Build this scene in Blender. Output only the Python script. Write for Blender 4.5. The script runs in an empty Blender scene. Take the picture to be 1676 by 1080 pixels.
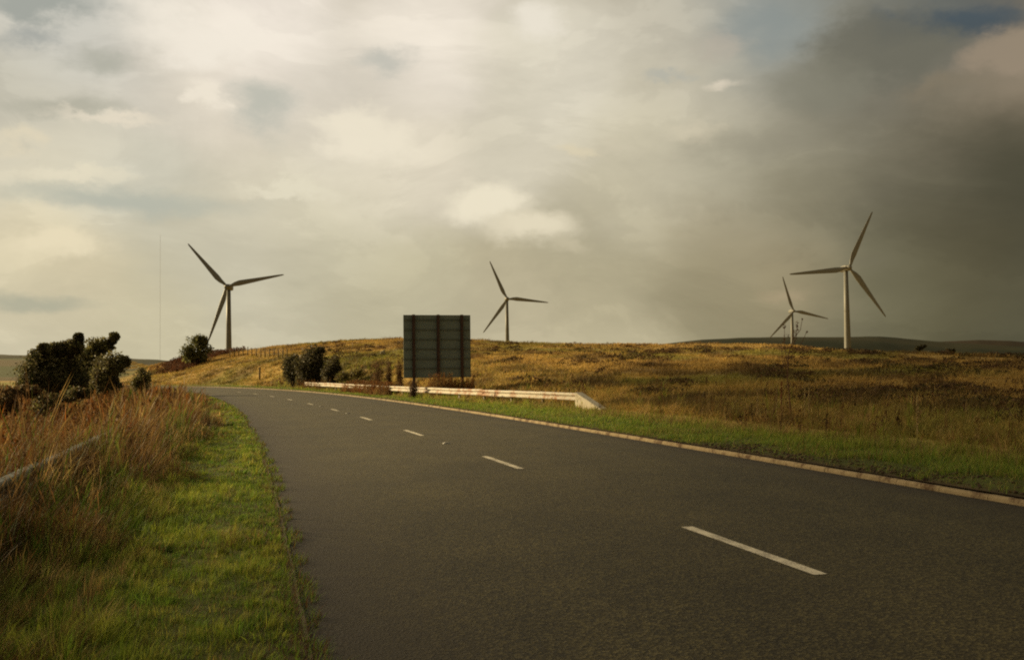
import bpy, bmesh, math, random
import numpy as np
from mathutils import Vector, Matrix

S = bpy.context.scene
COL = S.collection
RNG = np.random.default_rng(7)
random.seed(7)
PI = math.pi

# ------------------------------------------------------------------ camera
W0, H0 = 1676, 1080
F = 35 / 36 * W0
PITCH = math.atan(63 / F)
ROLL = 0.012
EYE = 1.7
cam = bpy.data.cameras.new("Camera")
cam.lens = 35
cam.sensor_width = 36
cam.clip_start = 0.05
cam.clip_end = 20000
cam_o = bpy.data.objects.new("Camera", cam)
COL.objects.link(cam_o)
cam_o.matrix_world = (Matrix.Translation((0, 0, EYE)) @ Matrix.Rotation(PI / 2 + PITCH, 4, 'X')
                      @ Matrix.Rotation(-ROLL, 4, 'Z'))
S.camera = cam_o
S.view_settings.view_transform = 'Standard'
S.view_settings.look = 'None'
S.view_settings.gamma = 1
EXPO = 0.55
S.view_settings.exposure = EXPO
S.cycles.pixel_filter_type = 'BLACKMAN_HARRIS'
S.cycles.filter_width = 2.05
S.cycles.use_denoising = False
S.cycles.max_bounces = 6
S.cycles.transparent_max_bounces = 8

# ------------------------------------------------------------------ sun
SUN_AZ, SUN_EL = math.radians(-62), math.radians(18.5)      # left of the view, a little ahead
SHADE_CLOUD_T0 = 13.5
SUN_DIR = Vector((math.sin(SUN_AZ) * math.cos(SUN_EL), math.cos(SUN_AZ) * math.cos(SUN_EL), math.sin(SUN_EL)))
sl = bpy.data.lights.new("Sun", 'SUN')
sl.energy = 5.0
sl.angle = math.radians(0.5)
sl.color = (1.0, 0.77, 0.40)
so = bpy.data.objects.new("Sun", sl)
COL.objects.link(so)
so.rotation_euler = (-SUN_DIR).to_track_quat('-Z', 'Y').to_euler()


# ------------------------------------------------------------------ sky
def lin(c):
    return tuple(((v / 255 / 12.92) if v / 255 <= 0.04045 else ((v / 255 + 0.055) / 1.055) ** 2.4) for v in c)


class NT:
    """small helper to write node trees"""
    def __init__(s, tree):
        s.t = tree; s.n = tree.nodes; s.l = tree.links

    def new(s, kind, **kw):
        n = s.n.new(kind)
        for k, v in kw.items(): setattr(n, k, v)
        return n

    def put(s, sock, v):
        if isinstance(v, bpy.types.NodeSocket): s.l.new(v, sock)
        elif v is not None: sock.default_value = v

    def math(s, op, a, b=None, c=None, clamp=False):
        n = s.new('ShaderNodeMath', operation=op, use_clamp=clamp)
        for i, v in enumerate((a, b, c)): s.put(n.inputs[i], v)
        return n.outputs[0]

    def vmath(s, op, a, b=None, c=None, scale=None):
        n = s.new('ShaderNodeVectorMath', operation=op)
        for i, v in enumerate((a, b, c)):
            if v is not None: s.put(n.inputs[i], v)
        if scale is not None: s.put(n.inputs['Scale'], scale)
        return n.outputs['Value'] if op in ('DISTANCE', 'LENGTH', 'DOT_PRODUCT') else n.outputs['Vector']

    def noise(s, vec, scale, detail=4, rough=0.55, dist=0.0):
        n = s.new('ShaderNodeTexNoise')
        if vec is not None: s.l.new(vec, n.inputs['Vector'])
        s.put(n.inputs['Scale'], scale); s.put(n.inputs['Detail'], detail)
        s.put(n.inputs['Roughness'], rough); s.put(n.inputs['Distortion'], dist)
        return n

    def mix(s, fac, a, b, blend='MIX'):
        n = s.new('ShaderNodeMix', data_type='RGBA', blend_type=blend)
        s.put(n.inputs['Factor'], fac); s.put(n.inputs['A'], a) if False else None
        s.put(n.inputs[0], fac); s.put(n.inputs[6], a); s.put(n.inputs[7], b)
        return n.outputs[2]

    def ramp(s, fac, stops, interp='LINEAR'):
        n = s.new('ShaderNodeValToRGB')
        n.color_ramp.interpolation = interp
        e = n.color_ramp.elements
        while len(e) < len(stops): e.new(0.5)
        for el, (p, c) in zip(e, stops):
            el.position = p
            el.color = (c, c, c, 1) if isinstance(c, (int, float)) else (*c, 1)
        s.put(n.inputs[0], fac)
        return n.outputs[0]


SKY = [((-0.452, 0.31), (205, 200, 188)), ((-0.467, 0.251), (186, 181, 165)), ((-0.40, 0.315), (192, 190, 182)), ((-0.358, 0.288), (215, 205, 188)), ((-0.251, 0.318), (243, 231, 217)), ((-0.082, 0.325), (240, 228, 212)), ((-0.168, 0.26), (218, 208, 192)), ((-0.12, 0.215), (226, 214, 192)), ((0.042, 0.29), (218, 209, 190)), ((0.01, 0.244), (214, 204, 182)), ((-0.274, 0.256), (226, 214, 195)), ((-0.426, 0.212), (212, 202, 180)), ((-0.436, 0.167), (218, 208, 182)), ((-0.374, 0.177), (205, 200, 182)), ((-0.251, 0.165), (216, 206, 182)), ((-0.302, 0.122), (200, 192, 168)), ((-0.431, 0.107), (222, 206, 170)), ((-0.446, 0.057), (200, 190, 162)), ((-0.352, 0.052), (203, 192, 160)), ((-0.193, 0.112), (196, 187, 160)), ((-0.168, 0.178), (214, 204, 180)), ((-0.121, 0.076), (192, 182, 152)), ((0.001, 0.051), (188, 176, 146)), ((0.1, 0.086), (176, 165, 135)), ((0.099, 0.025), (192, 180, 148)), ((0.107, 0.165), (190, 180, 154)), ((0.139, 0.217), (206, 196, 171)), ((0.215, 0.205), (186, 178, 154)), ((0.212, 0.271), (205, 195, 172)), ((0.183, 0.318), (196, 188, 170)), ((0.277, 0.319), (153, 155, 148)), ((0.249, 0.335), (150, 152, 146)), ((0.349, 0.276), (122, 117, 102)), ((0.281, 0.238), (140, 133, 114)), ((0.339, 0.32), (140, 135, 120)), ((0.435, 0.308), (86, 90, 88)), ((0.394, 0.324), (105, 108, 103)), ((0.464, 0.267), (150, 133, 112)), ((0.423, 0.235), (125, 115, 96)), ((0.451, 0.162), (74, 71, 56)), ((0.50, 0.12), (78, 75, 60)), ((0.379, 0.168), (112, 106, 88)), ((0.279, 0.157), (140, 132, 108)), ((0.209, 0.131), (158, 147, 122)), ((0.19, 0.078), (152, 141, 112)), ((0.266, 0.07), (150, 136, 106)), ((0.377, 0.089), (112, 107, 85)), ((0.439, 0.063), (92, 85, 63)), ((0.42, 0.105), (84, 77, 57)), ((0.385, 0.045), (92, 86, 60)), ((0.458, 0.029), (82, 80, 62)), ((0.333, 0.044), (122, 116, 92)), ((0.219, 0.032), (150, 140, 110))]

world = bpy.data.worlds.new("World")
S.world = world
world.use_nodes = True
w = NT(world.node_tree)
w.n.clear()
SKY_STRENGTH = 0.1
out = w.new('ShaderNodeOutputWorld')
bg = w.new('ShaderNodeBackground')
bg.inputs['Strength'].default_value = SKY_STRENGTH
w.l.new(bg.outputs[0], out.inputs[0])
nish = w.new('ShaderNodeTexSky', sky_type='NISHITA')
nish.sun_disc = False
nish.sun_elevation = SUN_EL
nish.sun_rotation = SUN_AZ
nish.air_density = 1.2
nish.dust_density = 2.0
tc = w.new('ShaderNodeTexCoord')
dirv = tc.outputs['Generated']
sep = w.new('ShaderNodeSeparateXYZ')
w.l.new(dirv, sep.inputs[0])
az = w.math('ARCTAN2', sep.outputs[0], sep.outputs[1])
el = w.math('ARCSINE', sep.outputs[2])
cmb = w.new('ShaderNodeCombineXYZ')
w.put(cmb.inputs[0], az); w.put(cmb.inputs[1], el)
p0 = cmb.outputs[0]
# warp the cloud field with stretched noise so its edges billow
pst = w.vmath('MULTIPLY', p0, (1.0, 1.9, 1.0))
n1 = w.noise(pst, 6.0, 6, 0.60)
warp = w.vmath('MULTIPLY', w.vmath('SUBTRACT', n1.outputs['Color'], (0.5, 0.5, 0.5)), (0.09, 0.07, 0.0))
p = w.vmath('ADD', p0, warp)
acc = None; wsum = None
pts = [(q, tuple(v * 1.04 for v in lin(c)), 0.052) for q, c in SKY]
# beyond the frame: bright towards the sun, grey elsewhere
pts += [((-1.3, 0.33), (1.15, 0.92, 0.62), 0.45), ((-0.9, 0.15), (0.80, 0.66, 0.44), 0.28), ((-0.7, 0.6), (0.62, 0.56, 0.48), 0.35),
        ((0.0, 0.62), (0.50, 0.44, 0.33), 0.22), ((0.8, 0.3), (0.10, 0.085, 0.055), 0.30), ((0.7, 0.7), (0.20, 0.175, 0.12), 0.35),
        ((-2.4, 0.4), (0.30, 0.25, 0.16), 0.6), ((2.2, 0.4), (0.13, 0.11, 0.07), 0.7), ((0.0, 1.3), (0.36, 0.31, 0.22), 0.4)]
for (qa, qe), c, sg in pts:
    dd = w.vmath('SUBTRACT', p, (qa, qe, 0.0))
    r2 = w.vmath('DOT_PRODUCT', dd, dd)
    wt = w.math('POWER', 2.718, w.math('MULTIPLY', r2, -1.0 / (sg * sg)))
    if sg > 0.1: wt = w.math('MULTIPLY', wt, 0.35)
    cc = w.vmath('SCALE', tuple(c), scale=wt)
    acc = cc if acc is None else w.vmath('ADD', acc, cc)
    wsum = wt if wsum is None else w.math('ADD', wsum, wt)
base_w = 0.004
acc = w.vmath('ADD', acc, tuple(v * base_w for v in (0.22, 0.185, 0.115)))
wsum = w.math('ADD', wsum, base_w)
cloud = w.vmath('SCALE', acc, scale=w.math('DIVIDE', 1.0, wsum))
# lit edges and puffs inside the cloud deck
n2 = w.noise(w.vmath('MULTIPLY', p0, (1.0, 2.6, 1.0)), 9.0, 7, 0.62, 0.3)
n4 = w.noise(w.vmath('ADD', w.vmath('MULTIPLY', p0, (1.0, 2.2, 1.0)), (3.1, 1.7, 0.4)), 5.0, 8, 0.60, 0.6)
bil = w.ramp(n4.outputs['Fac'], [(0.40, 0.0), (0.50, .35), (0.56, .9), (0.64, 1.0)], 'EASE')
lum = w.math('ADD', 0.805, w.math('MULTIPLY', n2.outputs['Fac'], 0.26))
lum = w.math('ADD', lum, w.math('MULTIPLY', bil, 0.13))
cloud = w.vmath('SCALE', cloud, scale=lum)


NA = w.vmath('SUBTRACT', w.noise(w.vmath('MULTIPLY', p0, (1.0, 1.5, 1.0)), 17.0, 7, 0.62).outputs['Color'], (0.5, 0.5, 0.5))
NB = w.vmath('SUBTRACT', w.noise(w.vmath('MULTIPLY', p0, (1.0, 1.6, 1.0)), 9.0, 7, 0.62).outputs['Color'], (0.5, 0.5, 0.5))


def puff(pos, rad, edge, amp, nz):
    """0..1 mask of one billowing cloud (or gap) around a direction"""
    off = w.vmath('MULTIPLY', (NA, NB)[nz], (amp * 2, amp * 1.3, 0))
    q = w.vmath('DIVIDE', w.vmath('SUBTRACT', w.vmath('ADD', p0, off), (pos[0], pos[1], 0)), (rad[0] * 1.15, rad[1] * 1.15, 1))
    return w.math('SUBTRACT', 1.0, w.ramp(w.vmath('LENGTH', q), [(edge, 0.0), (1.0, 1.0)], 'EASE'))


# single clouds and thin places: azimuth, elevation, half sizes, core, noise, billow, colour, strength
CLOUDS = [(-0.4475, 0.3266, 0.0736, 0.016, 0.2, 1, 0.07, (160, 162, 154), 0.9),
          (-0.4499, 0.2954, 0.038, 0.0135, 0.1, 0, 0.05, (169, 169, 162), 0.9),
          (-0.4008, 0.2867, 0.0368, 0.0153, 0.1, 1, 0.05, (180, 177, 163), 0.9),
          (-0.245, 0.2583, 0.046, 0.0295, 0.1, 1, 0.07, (190, 188, 175), 0.9),
          (-0.1312, 0.3059, 0.0307, 0.0172, 0.1, 1, 0.06, (196, 192, 180), 0.9),
          (-0.3739, 0.1643, 0.1412, 0.016, 0.1, 1, 0.05, (184, 184, 169), 0.9),
          (-0.446, 0.0666, 0.0675, 0.0098, 0.1, 1, 0.04, (179, 175, 152), 0.9),
          (-0.4163, 0.2451, 0.0614, 0.0135, 0.1, 1, 0.05, (182, 177, 160), 0.9),
          (-0.294, 0.2612, 0.0233, 0.0147, 0.3, 0, 0.05, (242, 230, 211), 0.9),
          (-0.1439, 0.2272, 0.0583, 0.0307, 0.35, 0, 0.06, (240, 228, 205), 0.9),
          (-0.3821, 0.236, 0.0675, 0.008, 0.1, 0, 0.05, (232, 219, 197), 0.9),
          (-0.416, 0.1813, 0.0675, 0.0086, 0.1, 0, 0.05, (232, 221, 195), 0.9),
          (-0.4286, 0.1193, 0.0491, 0.0184, 0.2, 0, 0.05, (236, 221, 188), 0.9),
          (-0.4618, 0.2098, 0.0245, 0.0123, 0.1, 0, 0.05, (226, 213, 186), 0.9),
          (-0.2218, 0.176, 0.0614, 0.008, 0.1, 0, 0.05, (230, 220, 195), 0.9),
          (-0.3025, 0.3146, 0.0921, 0.0307, 0.2, 1, 0.07, (246, 235, 219), 0.9),
          (0.0299, 0.3443, 0.0338, 0.0245, 0.2, 1, 0.06, (238, 228, 211), 0.9),
          (0.2658, 0.3258, 0.0777, 0.0351, 0.0, 1, 0.07, (146, 151, 146), 0.8),
          (0.1642, 0.2865, 0.0276, 0.0074, 0.1, 0, 0.05, (180, 178, 166), 0.7),
          (0.2185, 0.3089, 0.0307, 0.016, 0.2, 0, 0.05, (184, 174, 158), 0.75),
          (0.1811, 0.2297, 0.0368, 0.0123, 0.1, 0, 0.05, (212, 200, 174), 0.7),
          (0.0743, 0.2098, 0.0233, 0.008, 0.1, 0, 0.04, (222, 208, 178), 0.8),
          (0.1082, 0.2194, 0.043, 0.0086, 0.1, 0, 0.05, (208, 197, 172), 0.6),
          (0.4249, 0.307, 0.0798, 0.0209, 0.3, 1, 0.06, (76, 86, 92), 0.95),
          (0.3633, 0.2895, 0.0767, 0.038, 0.45, 0, 0.05, (110, 107, 94), 0.85),
          (0.2988, 0.2671, 0.0675, 0.0319, 0.2, 1, 0.06, (132, 128, 112), 0.75),
          (0.472, 0.2752, 0.046, 0.0221, 0.45, 0, 0.04, (152, 136, 116), 0.9),
          (0.4233, 0.2512, 0.0552, 0.016, 0.1, 0, 0.06, (132, 120, 100), 0.6),
          (0.2118, 0.2705, 0.0239, 0.0072, 0.0, 0, 0.03, (226, 212, 190), 0.75),
          (0.4522, 0.1941, 0.0736, 0.0491, 0.1, 1, 0.08, (74, 71, 56), 0.45),
          (0.2458, 0.2144, 0.0736, 0.0245, 0.1, 1, 0.07, (146, 139, 120), 0.5),
          (-0.025, 0.1647, 0.0508, 0.024, 0.35, 0, 0.034, (240, 228, 202), 0.95),
          (0.021, 0.1411, 0.0626, 0.0176, 0.15, 0, 0.03, (234, 221, 193), 0.9),
          (0.0607, 0.1246, 0.0319, 0.0072, 0.0, 0, 0.03, (206, 193, 164), 0.6),
          (0.2687, 0.0708, 0.0274, 0.012, 0.0, 0, 0.03, (178, 158, 126), 0.5),
          (0.3448, 0.0958, 0.0368, 0.0147, 0.1, 1, 0.05, (118, 111, 90), 0.4)]
for ca, ce, cw, ch, cedge, nz, amp, col_, stg in CLOUDS:
    cloud = w.mix(w.math('MULTIPLY', puff((ca, ce), (cw, ch), cedge, amp, nz), stg), cloud, (*lin(col_), 1))
# blue sky through the gaps
gap = w.math('MAXIMUM', puff((0.262, 0.330), (0.075, 0.035), 0.1, 0.06, 1), puff((0.43, 0.322), (0.09, 0.022), 0.2, 0.06, 1))
bsky = w.vmath('SCALE', nish.outputs[0], scale=0.34)
cloud = w.vmath('MULTIPLY', cloud, (0.965, 0.985, 0.985))
full = w.vmath('SCALE', cloud, scale=1.0 / SKY_STRENGTH / 2 ** EXPO)
sky = w.mix(w.math('MULTIPLY', gap, 0.10), full, bsky)
w.l.new(sky, bg.inputs['Color'])


# ------------------------------------------------------------------ helpers
def ray(px, py):
    a = (px - W0 / 2) / F; b = (H0 / 2 - py) / F
    c, s = math.cos(ROLL), math.sin(ROLL)
    a, b = a * c + b * s, -a * s + b * c
    cp, sp = math.cos(PITCH), math.sin(PITCH)
    return (a, cp - b * sp, sp + b * cp)


def at(px, py, d):
    """point seen at a photograph pixel, d metres ahead"""
    r = ray(px, py)
    return Vector((r[0] * d / r[1], d, EYE + r[2] * d / r[1]))


def tag(o, label=None, cat=None, group=None, kind=None):
    if label: o['label'] = label
    if cat: o['category'] = cat
    if group: o['group'] = group
    if kind: o['kind'] = kind
    return o


def link(name, me, mat=None, parent=None):
    o = bpy.data.objects.new(name, me)
    COL.objects.link(o)
    if mat: me.materials.append(mat)
    if parent: o.parent = parent
    return o


def empty(name, loc, label, cat, group=None, rz=0):
    o = bpy.data.objects.new(name, None)
    COL.objects.link(o)
    o.location = loc
    o.rotation_euler = (0, 0, rz)
    o.empty_display_size = 0.2
    return tag(o, label, cat, group)


def np_mesh(name, v, quads=None, tris=None, colors=None, smooth=False):
    me = bpy.data.meshes.new(name)
    v = np.asarray(v, np.float32).reshape(-1, 3)
    nq = 0 if quads is None else len(quads)
    nt = 0 if tris is None else len(tris)
    me.vertices.add(len(v)); me.vertices.foreach_set('co', v.ravel())
    li = []
    if nq: li.append(np.asarray(quads, np.int32).ravel())
    if nt: li.append(np.asarray(tris, np.int32).ravel())
    li = np.concatenate(li)
    me.loops.add(len(li)); me.loops.foreach_set('vertex_index', li)
    me.polygons.add(nq + nt)
    st = np.concatenate([np.arange(nq) * 4, nq * 4 + np.arange(nt) * 3]).astype(np.int32)
    me.polygons.foreach_set('loop_start', st)
    if smooth: me.polygons.foreach_set('use_smooth', np.ones(nq + nt, bool))
    if colors is not None:
        a = me.attributes.new('Col', 'FLOAT_COLOR', 'POINT')
        c = np.ones((len(v), 4), np.float32); c[:, :3] = np.asarray(colors).reshape(-1, 3)
        a.data.foreach_set('color', c.ravel())
    me.update(calc_edges=True)
    me.validate()
    return me


def _hash(ix, iy, seed):
    h = (ix.astype(np.int64) * 374761393 + iy.astype(np.int64) * 668265263 + seed * 974711) & 0xFFFFFFFF
    h = ((h ^ (h >> 13)) * 1274126177) & 0xFFFFFFFF
    return ((h ^ (h >> 16)) & 0xFFFFFF) / float(0xFFFFFF)


def vnoise(x, y, scale, seed=0, octaves=3):
    x = np.asarray(x, float) / scale; y = np.asarray(y, float) / scale
    tot = 0; amp = 1; norm = 0
    for o in range(octaves):
        ix = np.floor(x); iy = np.floor(y); fx = x - ix; fy = y - iy
        fx = fx * fx * (3 - 2 * fx); fy = fy * fy * (3 - 2 * fy)
        ii, jj = ix.astype(np.int64), iy.astype(np.int64)
        a = _hash(ii, jj, seed + o); b = _hash(ii + 1, jj, seed + o)
        c = _hash(ii, jj + 1, seed + o); d = _hash(ii + 1, jj + 1, seed + o)
        tot = tot + amp * ((a * (1 - fx) + b * fx) * (1 - fy) + (c * (1 - fx) + d * fx) * fy)
        norm += amp; amp *= 0.5; x = x * 2.03; y = y * 2.03
    return tot / norm


def sstep(a, b, x):
    t = np.clip((x - a) / (b - a), 0, 1)
    return t * t * (3 - 2 * t)


def tube(bm, pts, radii, seg=8, cap=True):
    rings = []
    pts = [Vector(q) for q in pts]
    for i, q in enumerate(pts):
        d = (pts[min(i + 1, len(pts) - 1)] - pts[max(i - 1, 0)]).normalized()
        a = d.orthogonal().normalized() if i == 0 else (prev - d * prev.dot(d)).normalized()
        prev = a
        b = d.cross(a)
        rings.append([bm.verts.new(q + (a * math.cos(k * 2 * PI / seg) + b * math.sin(k * 2 * PI / seg)) * radii[i]) for k in range(seg)])
    for r0, r1 in zip(rings, rings[1:]):
        for k in range(seg):
            f = bm.faces.new((r0[k], r0[(k + 1) % seg], r1[(k + 1) % seg], r1[k])); f.smooth = True
    if cap:
        bm.faces.new(rings[0][::-1]); bm.faces.new(rings[-1])


def box(bm, lo, hi, bevel=0.0):
    x0, y0, z0 = lo; x1, y1, z1 = hi
    vs = [bm.verts.new(q) for q in ((x0, y0, z0), (x1, y0, z0), (x1, y1, z0), (x0, y1, z0), (x0, y0, z1), (x1, y0, z1), (x1, y1, z1), (x0, y1, z1))]
    fs = [bm.faces.new([vs[i] for i in f]) for f in ((3, 2, 1, 0), (4, 5, 6, 7), (0, 1, 5, 4), (1, 2, 6, 5), (2, 3, 7, 6), (3, 0, 4, 7))]
    if bevel:
        es = {e for f in fs for e in f.edges}
        bmesh.ops.bevel(bm, geom=list(es), offset=bevel, segments=2, affect='EDGES')
    return vs


def bobj(name, bm, mat, parent=None, M=None):
    if M is not None: bmesh.ops.transform(bm, matrix=M, verts=bm.verts)
    me = bpy.data.meshes.new(name)
    bmesh.ops.recalc_face_normals(bm, faces=bm.faces)
    bm.to_mesh(me); bm.free()
    return link(name, me, mat, parent)


# ------------------------------------------------------------------ materials
def mat_new(name):
    m = bpy.data.materials.new(name); m.use_nodes = True
    t = NT(m.node_tree)
    b = t.n['Principled BSDF']
    return m, t, b


def mat_noise(name, c1, c2, scale=8.0, rough=0.7, bump=0.2, metal=0.0, c3=None, sc3=2.0, th3=0.58, detail=5, spec=0.3):
    m, t, b = mat_new(name)
    o = t.new('ShaderNodeTexCoord').outputs['Object']
    n = t.noise(o, scale, detail, 0.6)
    col = t.mix(t.ramp(n.outputs['Fac'], [(0.3, 0.0), (0.7, 1.0)]), (*c1, 1), (*c2, 1))
    if c3:
        n3 = t.noise(o, sc3, 6, 0.65)
        col = t.mix(t.ramp(n3.outputs['Fac'], [(th3 - .04, 0.0), (th3 + .06, 1.0)]), col, (*c3, 1))
    t.put(b.inputs['Base Color'], col)
    b.inputs['Roughness'].default_value = rough
    b.inputs['Metallic'].default_value = metal
    b.inputs['Specular IOR Level'].default_value = spec
    if bump:
        bn = t.new('ShaderNodeBump'); bn.inputs['Strength'].default_value = bump; bn.inputs['Distance'].default_value = 0.02
        t.l.new(n.outputs['Fac'], bn.inputs['Height']); t.l.new(bn.outputs[0], b.inputs['Normal'])
    return m


def mat_blade(name, trans=0.35, rough=0.65):
    m, t, b = mat_new(name)
    a = t.new('ShaderNodeAttribute', attribute_name='Col')
    b.inputs['Roughness'].default_value = rough
    b.inputs['Specular IOR Level'].default_value = 0.15
    t.l.new(a.outputs['Color'], b.inputs['Base Color'])
    tr = t.new('ShaderNodeBsdfTranslucent')
    t.l.new(a.outputs['Color'], tr.inputs['Color'])
    mx = t.new('ShaderNodeMixShader'); mx.inputs[0].default_value = trans
    t.l.new(b.outputs[0], mx.inputs[1]); t.l.new(tr.outputs[0], mx.inputs[2])
    t.l.new(mx.outputs[0], t.n['Material Output'].inputs['Surface'])
    return m


def mat_ground(name, nscale=3.0):
    m, t, b = mat_new(name)
    a = t.new('ShaderNodeAttribute', attribute_name='Col')
    o = t.new('ShaderNodeTexCoord').outputs['Object']
    n = t.noise(o, nscale, 8, 0.7)
    n2 = t.noise(o, nscale * 0.13, 5, 0.6)
    f = t.math('MULTIPLY', t.math('ADD', 0.45, n.outputs['Fac']), t.math('ADD', 0.6, t.math('MULTIPLY', n2.outputs['Fac'], 0.8)))
    col = t.vmath('SCALE', a.outputs['Color'], scale=f)
    t.l.new(col, b.inputs['Base Color'])
    b.inputs['Roughness'].default_value = 0.95
    b.inputs['Specular IOR Level'].default_value = 0.1
    bn = t.new('ShaderNodeBump'); bn.inputs['Strength'].default_value = 0.6; bn.inputs['Distance'].default_value = 0.06
    t.l.new(n.outputs['Fac'], bn.inputs['Height']); t.l.new(bn.outputs[0], b.inputs['Normal'])
    return m


M_BLADE = mat_blade('grass_blade', 0.38)
M_LEAF = mat_blade('leaf', 0.35, 0.6)
M_WEED = mat_blade('dead_weed', 0.25, 0.8)
M_GROUND = mat_ground('earth', 3.0)
M_HILL = mat_ground('far_moor', 0.06)
M_BARK = mat_noise('bark', (.035, .026, .016), (.07, .052, .033), 14, .9, .5)
M_TURB = mat_noise('turbine_paint', (.17, .168, .15), (.195, .193, .172), 0.6, .5, 0, spec=.25, c3=(.155, .152, .135), sc3=.35, th3=.6)
M_BLADEP = mat_noise('rotor_blade_paint', (.19, .192, .178), (.22, .222, .206), 0.8, .5, 0, spec=.35)
M_SIGNBACK = mat_noise('sign_back_grey', (.22, .265, .25), (.26, .31, .29), 1.2, .75, 0.03, c3=(.19, .225, .205), sc3=.9, th3=.6, spec=.2)
M_SIGNRAIL = mat_noise('sign_rail', (.15, .175, .155), (.175, .20, .18), 3, .7, 0.03, spec=.2)
M_POST = mat_noise('sign_post_steel', (.085, .05, .042), (.11, .07, .055), 5, .7, .1, c3=(.06, .03, .02), sc3=1.5, th3=.6, spec=.2)
M_CLIP = mat_noise('clip_zinc', (.34, .32, .28), (.42, .40, .35), 10, .5, 0, spec=.5)
M_SIGNFACE = mat_noise('sign_face', (.02, .12, .06), (.025, .14, .07), 2, .4, 0)
M_STEEL = mat_noise('galvanised_rail', (.40, .36, .29), (.56, .51, .42), 5, .55, .08, metal=0.0, c3=(.30, .14, .06), sc3=1.6, th3=.53, spec=.4)
M_STEEL2 = mat_noise('weathered_rail', (.30, .30, .24), (.40, .40, .33), 6, .6, .1, c3=(.16, .14, .08), sc3=3.0, th3=.55, spec=.4)
M_STEELPOST = mat_noise('barrier_post', (.22, .19, .15), (.3, .27, .22), 8, .7, .1, c3=(.16, .07, .03), sc3=4, th3=.55)
M_CONC = mat_noise('pale_concrete', (.44, .40, .31), (.56, .51, .41), 7, .9, .3, c3=(.30, .25, .17), sc3=4, th3=.6)
M_WOOD = mat_noise('fence_wood', (.13, .095, .05), (.19, .14, .075), 10, .9, .4)
M_WIRE = mat_noise('fence_wire', (.15, .13, .10), (.2, .17, .13), 5, .6, 0)
M_ROCK = mat_noise('pale_stone', (.34, .29, .18), (.44, .38, .25), 4, .9, .6, c3=(.25, .22, .12), sc3=3, th3=.58)
M_MAST = mat_noise('mast_steel', (.40, .30, .24), (.45, .34, .28), .05, .6, 0)
M_STUD = mat_noise('stud_rubber', (.30, .28, .23), (.40, .38, .32), 20, .6, .1)
M_STEM = mat_noise('sapling_bark', (.13, .065, .04), (.18, .09, .055), 20, .8, .2)

# ------------------------------------------------------------------ road geometry
PR = [-9.102277438040764e-08, 8.809423701134026e-06, -0.0010612945145703845, -0.243169222927177, 9.034849521126985]
DPR = np.polyder(np.array(PR))
RW = 8.45
_ty = np.arange(-40, 200.01, 0.25)
_sl = np.polyval(DPR, np.clip(_ty, -12, 112))
_sl = np.where(_ty > 112, _sl - (_ty - 112) * 0.05, _sl)
_xr = np.cumsum(np.concatenate([[0], (_sl[1:] + _sl[:-1]) / 2 * 0.25]))
_xr += PR[-1] - np.interp(0, _ty, _xr)


def XR(y): return np.interp(y, _ty, _xr)
def SLOPE(y): return np.interp(y, _ty, _sl)
def COS(y): return 1 / np.sqrt(1 + SLOPE(y) ** 2)
def XL(y): return XR(y) - RW / COS(y)
def s_right(x, y): return (x - XR(y)) * COS(y)
def s_left(x, y): return (XL(y) - x) * COS(y)


# ------------------------------------------------------------------ terrain
CR = np.array([  # photo column, crest row, crest distance, foot distance
    (-900, 584, 600, 150), (-300, 583, 600, 150), (0, 585, 600, 150), (60, 585, 600, 150), (150, 588, 560, 150), (215, 591, 480, 150), (245, 600, 200, 125), (300, 589, 188, 118),
    (345, 580, 178, 112), (371, 578, 172, 106), (410, 572, 168, 100), (460, 565, 166, 92), (560, 557, 162, 74), (650, 553, 158, 60), (770, 558, 150, 46), (900, 562, 145, 38),
    (1100, 567, 140, 32), (1300, 571, 135, 27), (1500, 577, 130, 23), (1676, 582, 128, 20), (2100, 592, 120, 16), (3000, 600, 120, 14)], float)
_caz = np.arctan((CR[:, 0] - W0 / 2) / F)
_hel = np.array([math.atan2(ray(c[0], c[1])[2], math.hypot(*ray(c[0], c[1])[:2])) for c in CR])


def base_h(x, y):
    sr, sL = s_right(x, y), s_left(x, y)
    h = np.full(np.shape(x), -0.06)
    ramp_w = np.where(np.abs(y) < 118, 1.0, 3.0)
    up_r = np.clip((sr - 0.35) / (0.5 * ramp_w), 0, 1)
    up_l = np.clip((sL - 0.35) / (0.5 * ramp_w), 0, 1)
    right = 0.10 + 0.0 * sr
    left = 0.03 - 0.22 * sstep(2.5, 6, sL) + 0.45 * sstep(7, 26, sL)
    return h + (right + 0.06) * up_r + (left + 0.06) * up_l


def ground_h(x, y):
    x = np.asarray(x, float); y = np.asarray(y, float)
    r = np.hypot(x, y); az = np.arctan2(x, np.maximum(y, 1e-3))
    r1 = np.interp(az, _caz, CR[:, 2]); r0 = np.interp(az, _caz, CR[:, 3]); e = np.interp(az, _caz, _hel)
    H = 1.7 + r1 * np.tan(e) - np.where(s_left(x, y) > 0, .26, .1) - 0.15
    h = base_h(x, y)
    off = np.maximum(s_right(x, y) - 3.5, 0) + np.maximum(s_left(x, y) - 4, 0)
    g = np.clip((r - r0) / (r1 - r0), 0, 1)
    g = 0.45 * g + 0.55 * (g * g * (3 - 2 * g))
    rise = H * g
    rise = rise - np.maximum(r - r1, 0) * np.where(az < -0.375, 0.012, 0.055) * sstep(0, 60, r - r1)
    bumps = (vnoise(x, y, 9, 3, 3) - .5) * 0.7 * sstep(2, 18, off) + (vnoise(x, y, 30, 5, 2) - .5) * 1.0 * sstep(10, 40, off)
    near = sstep(0, 6, off)
    h = h + (rise * near + bumps) * np.where(y < -5, 0.3, 1)
    return np.maximum(h, -9)


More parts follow.
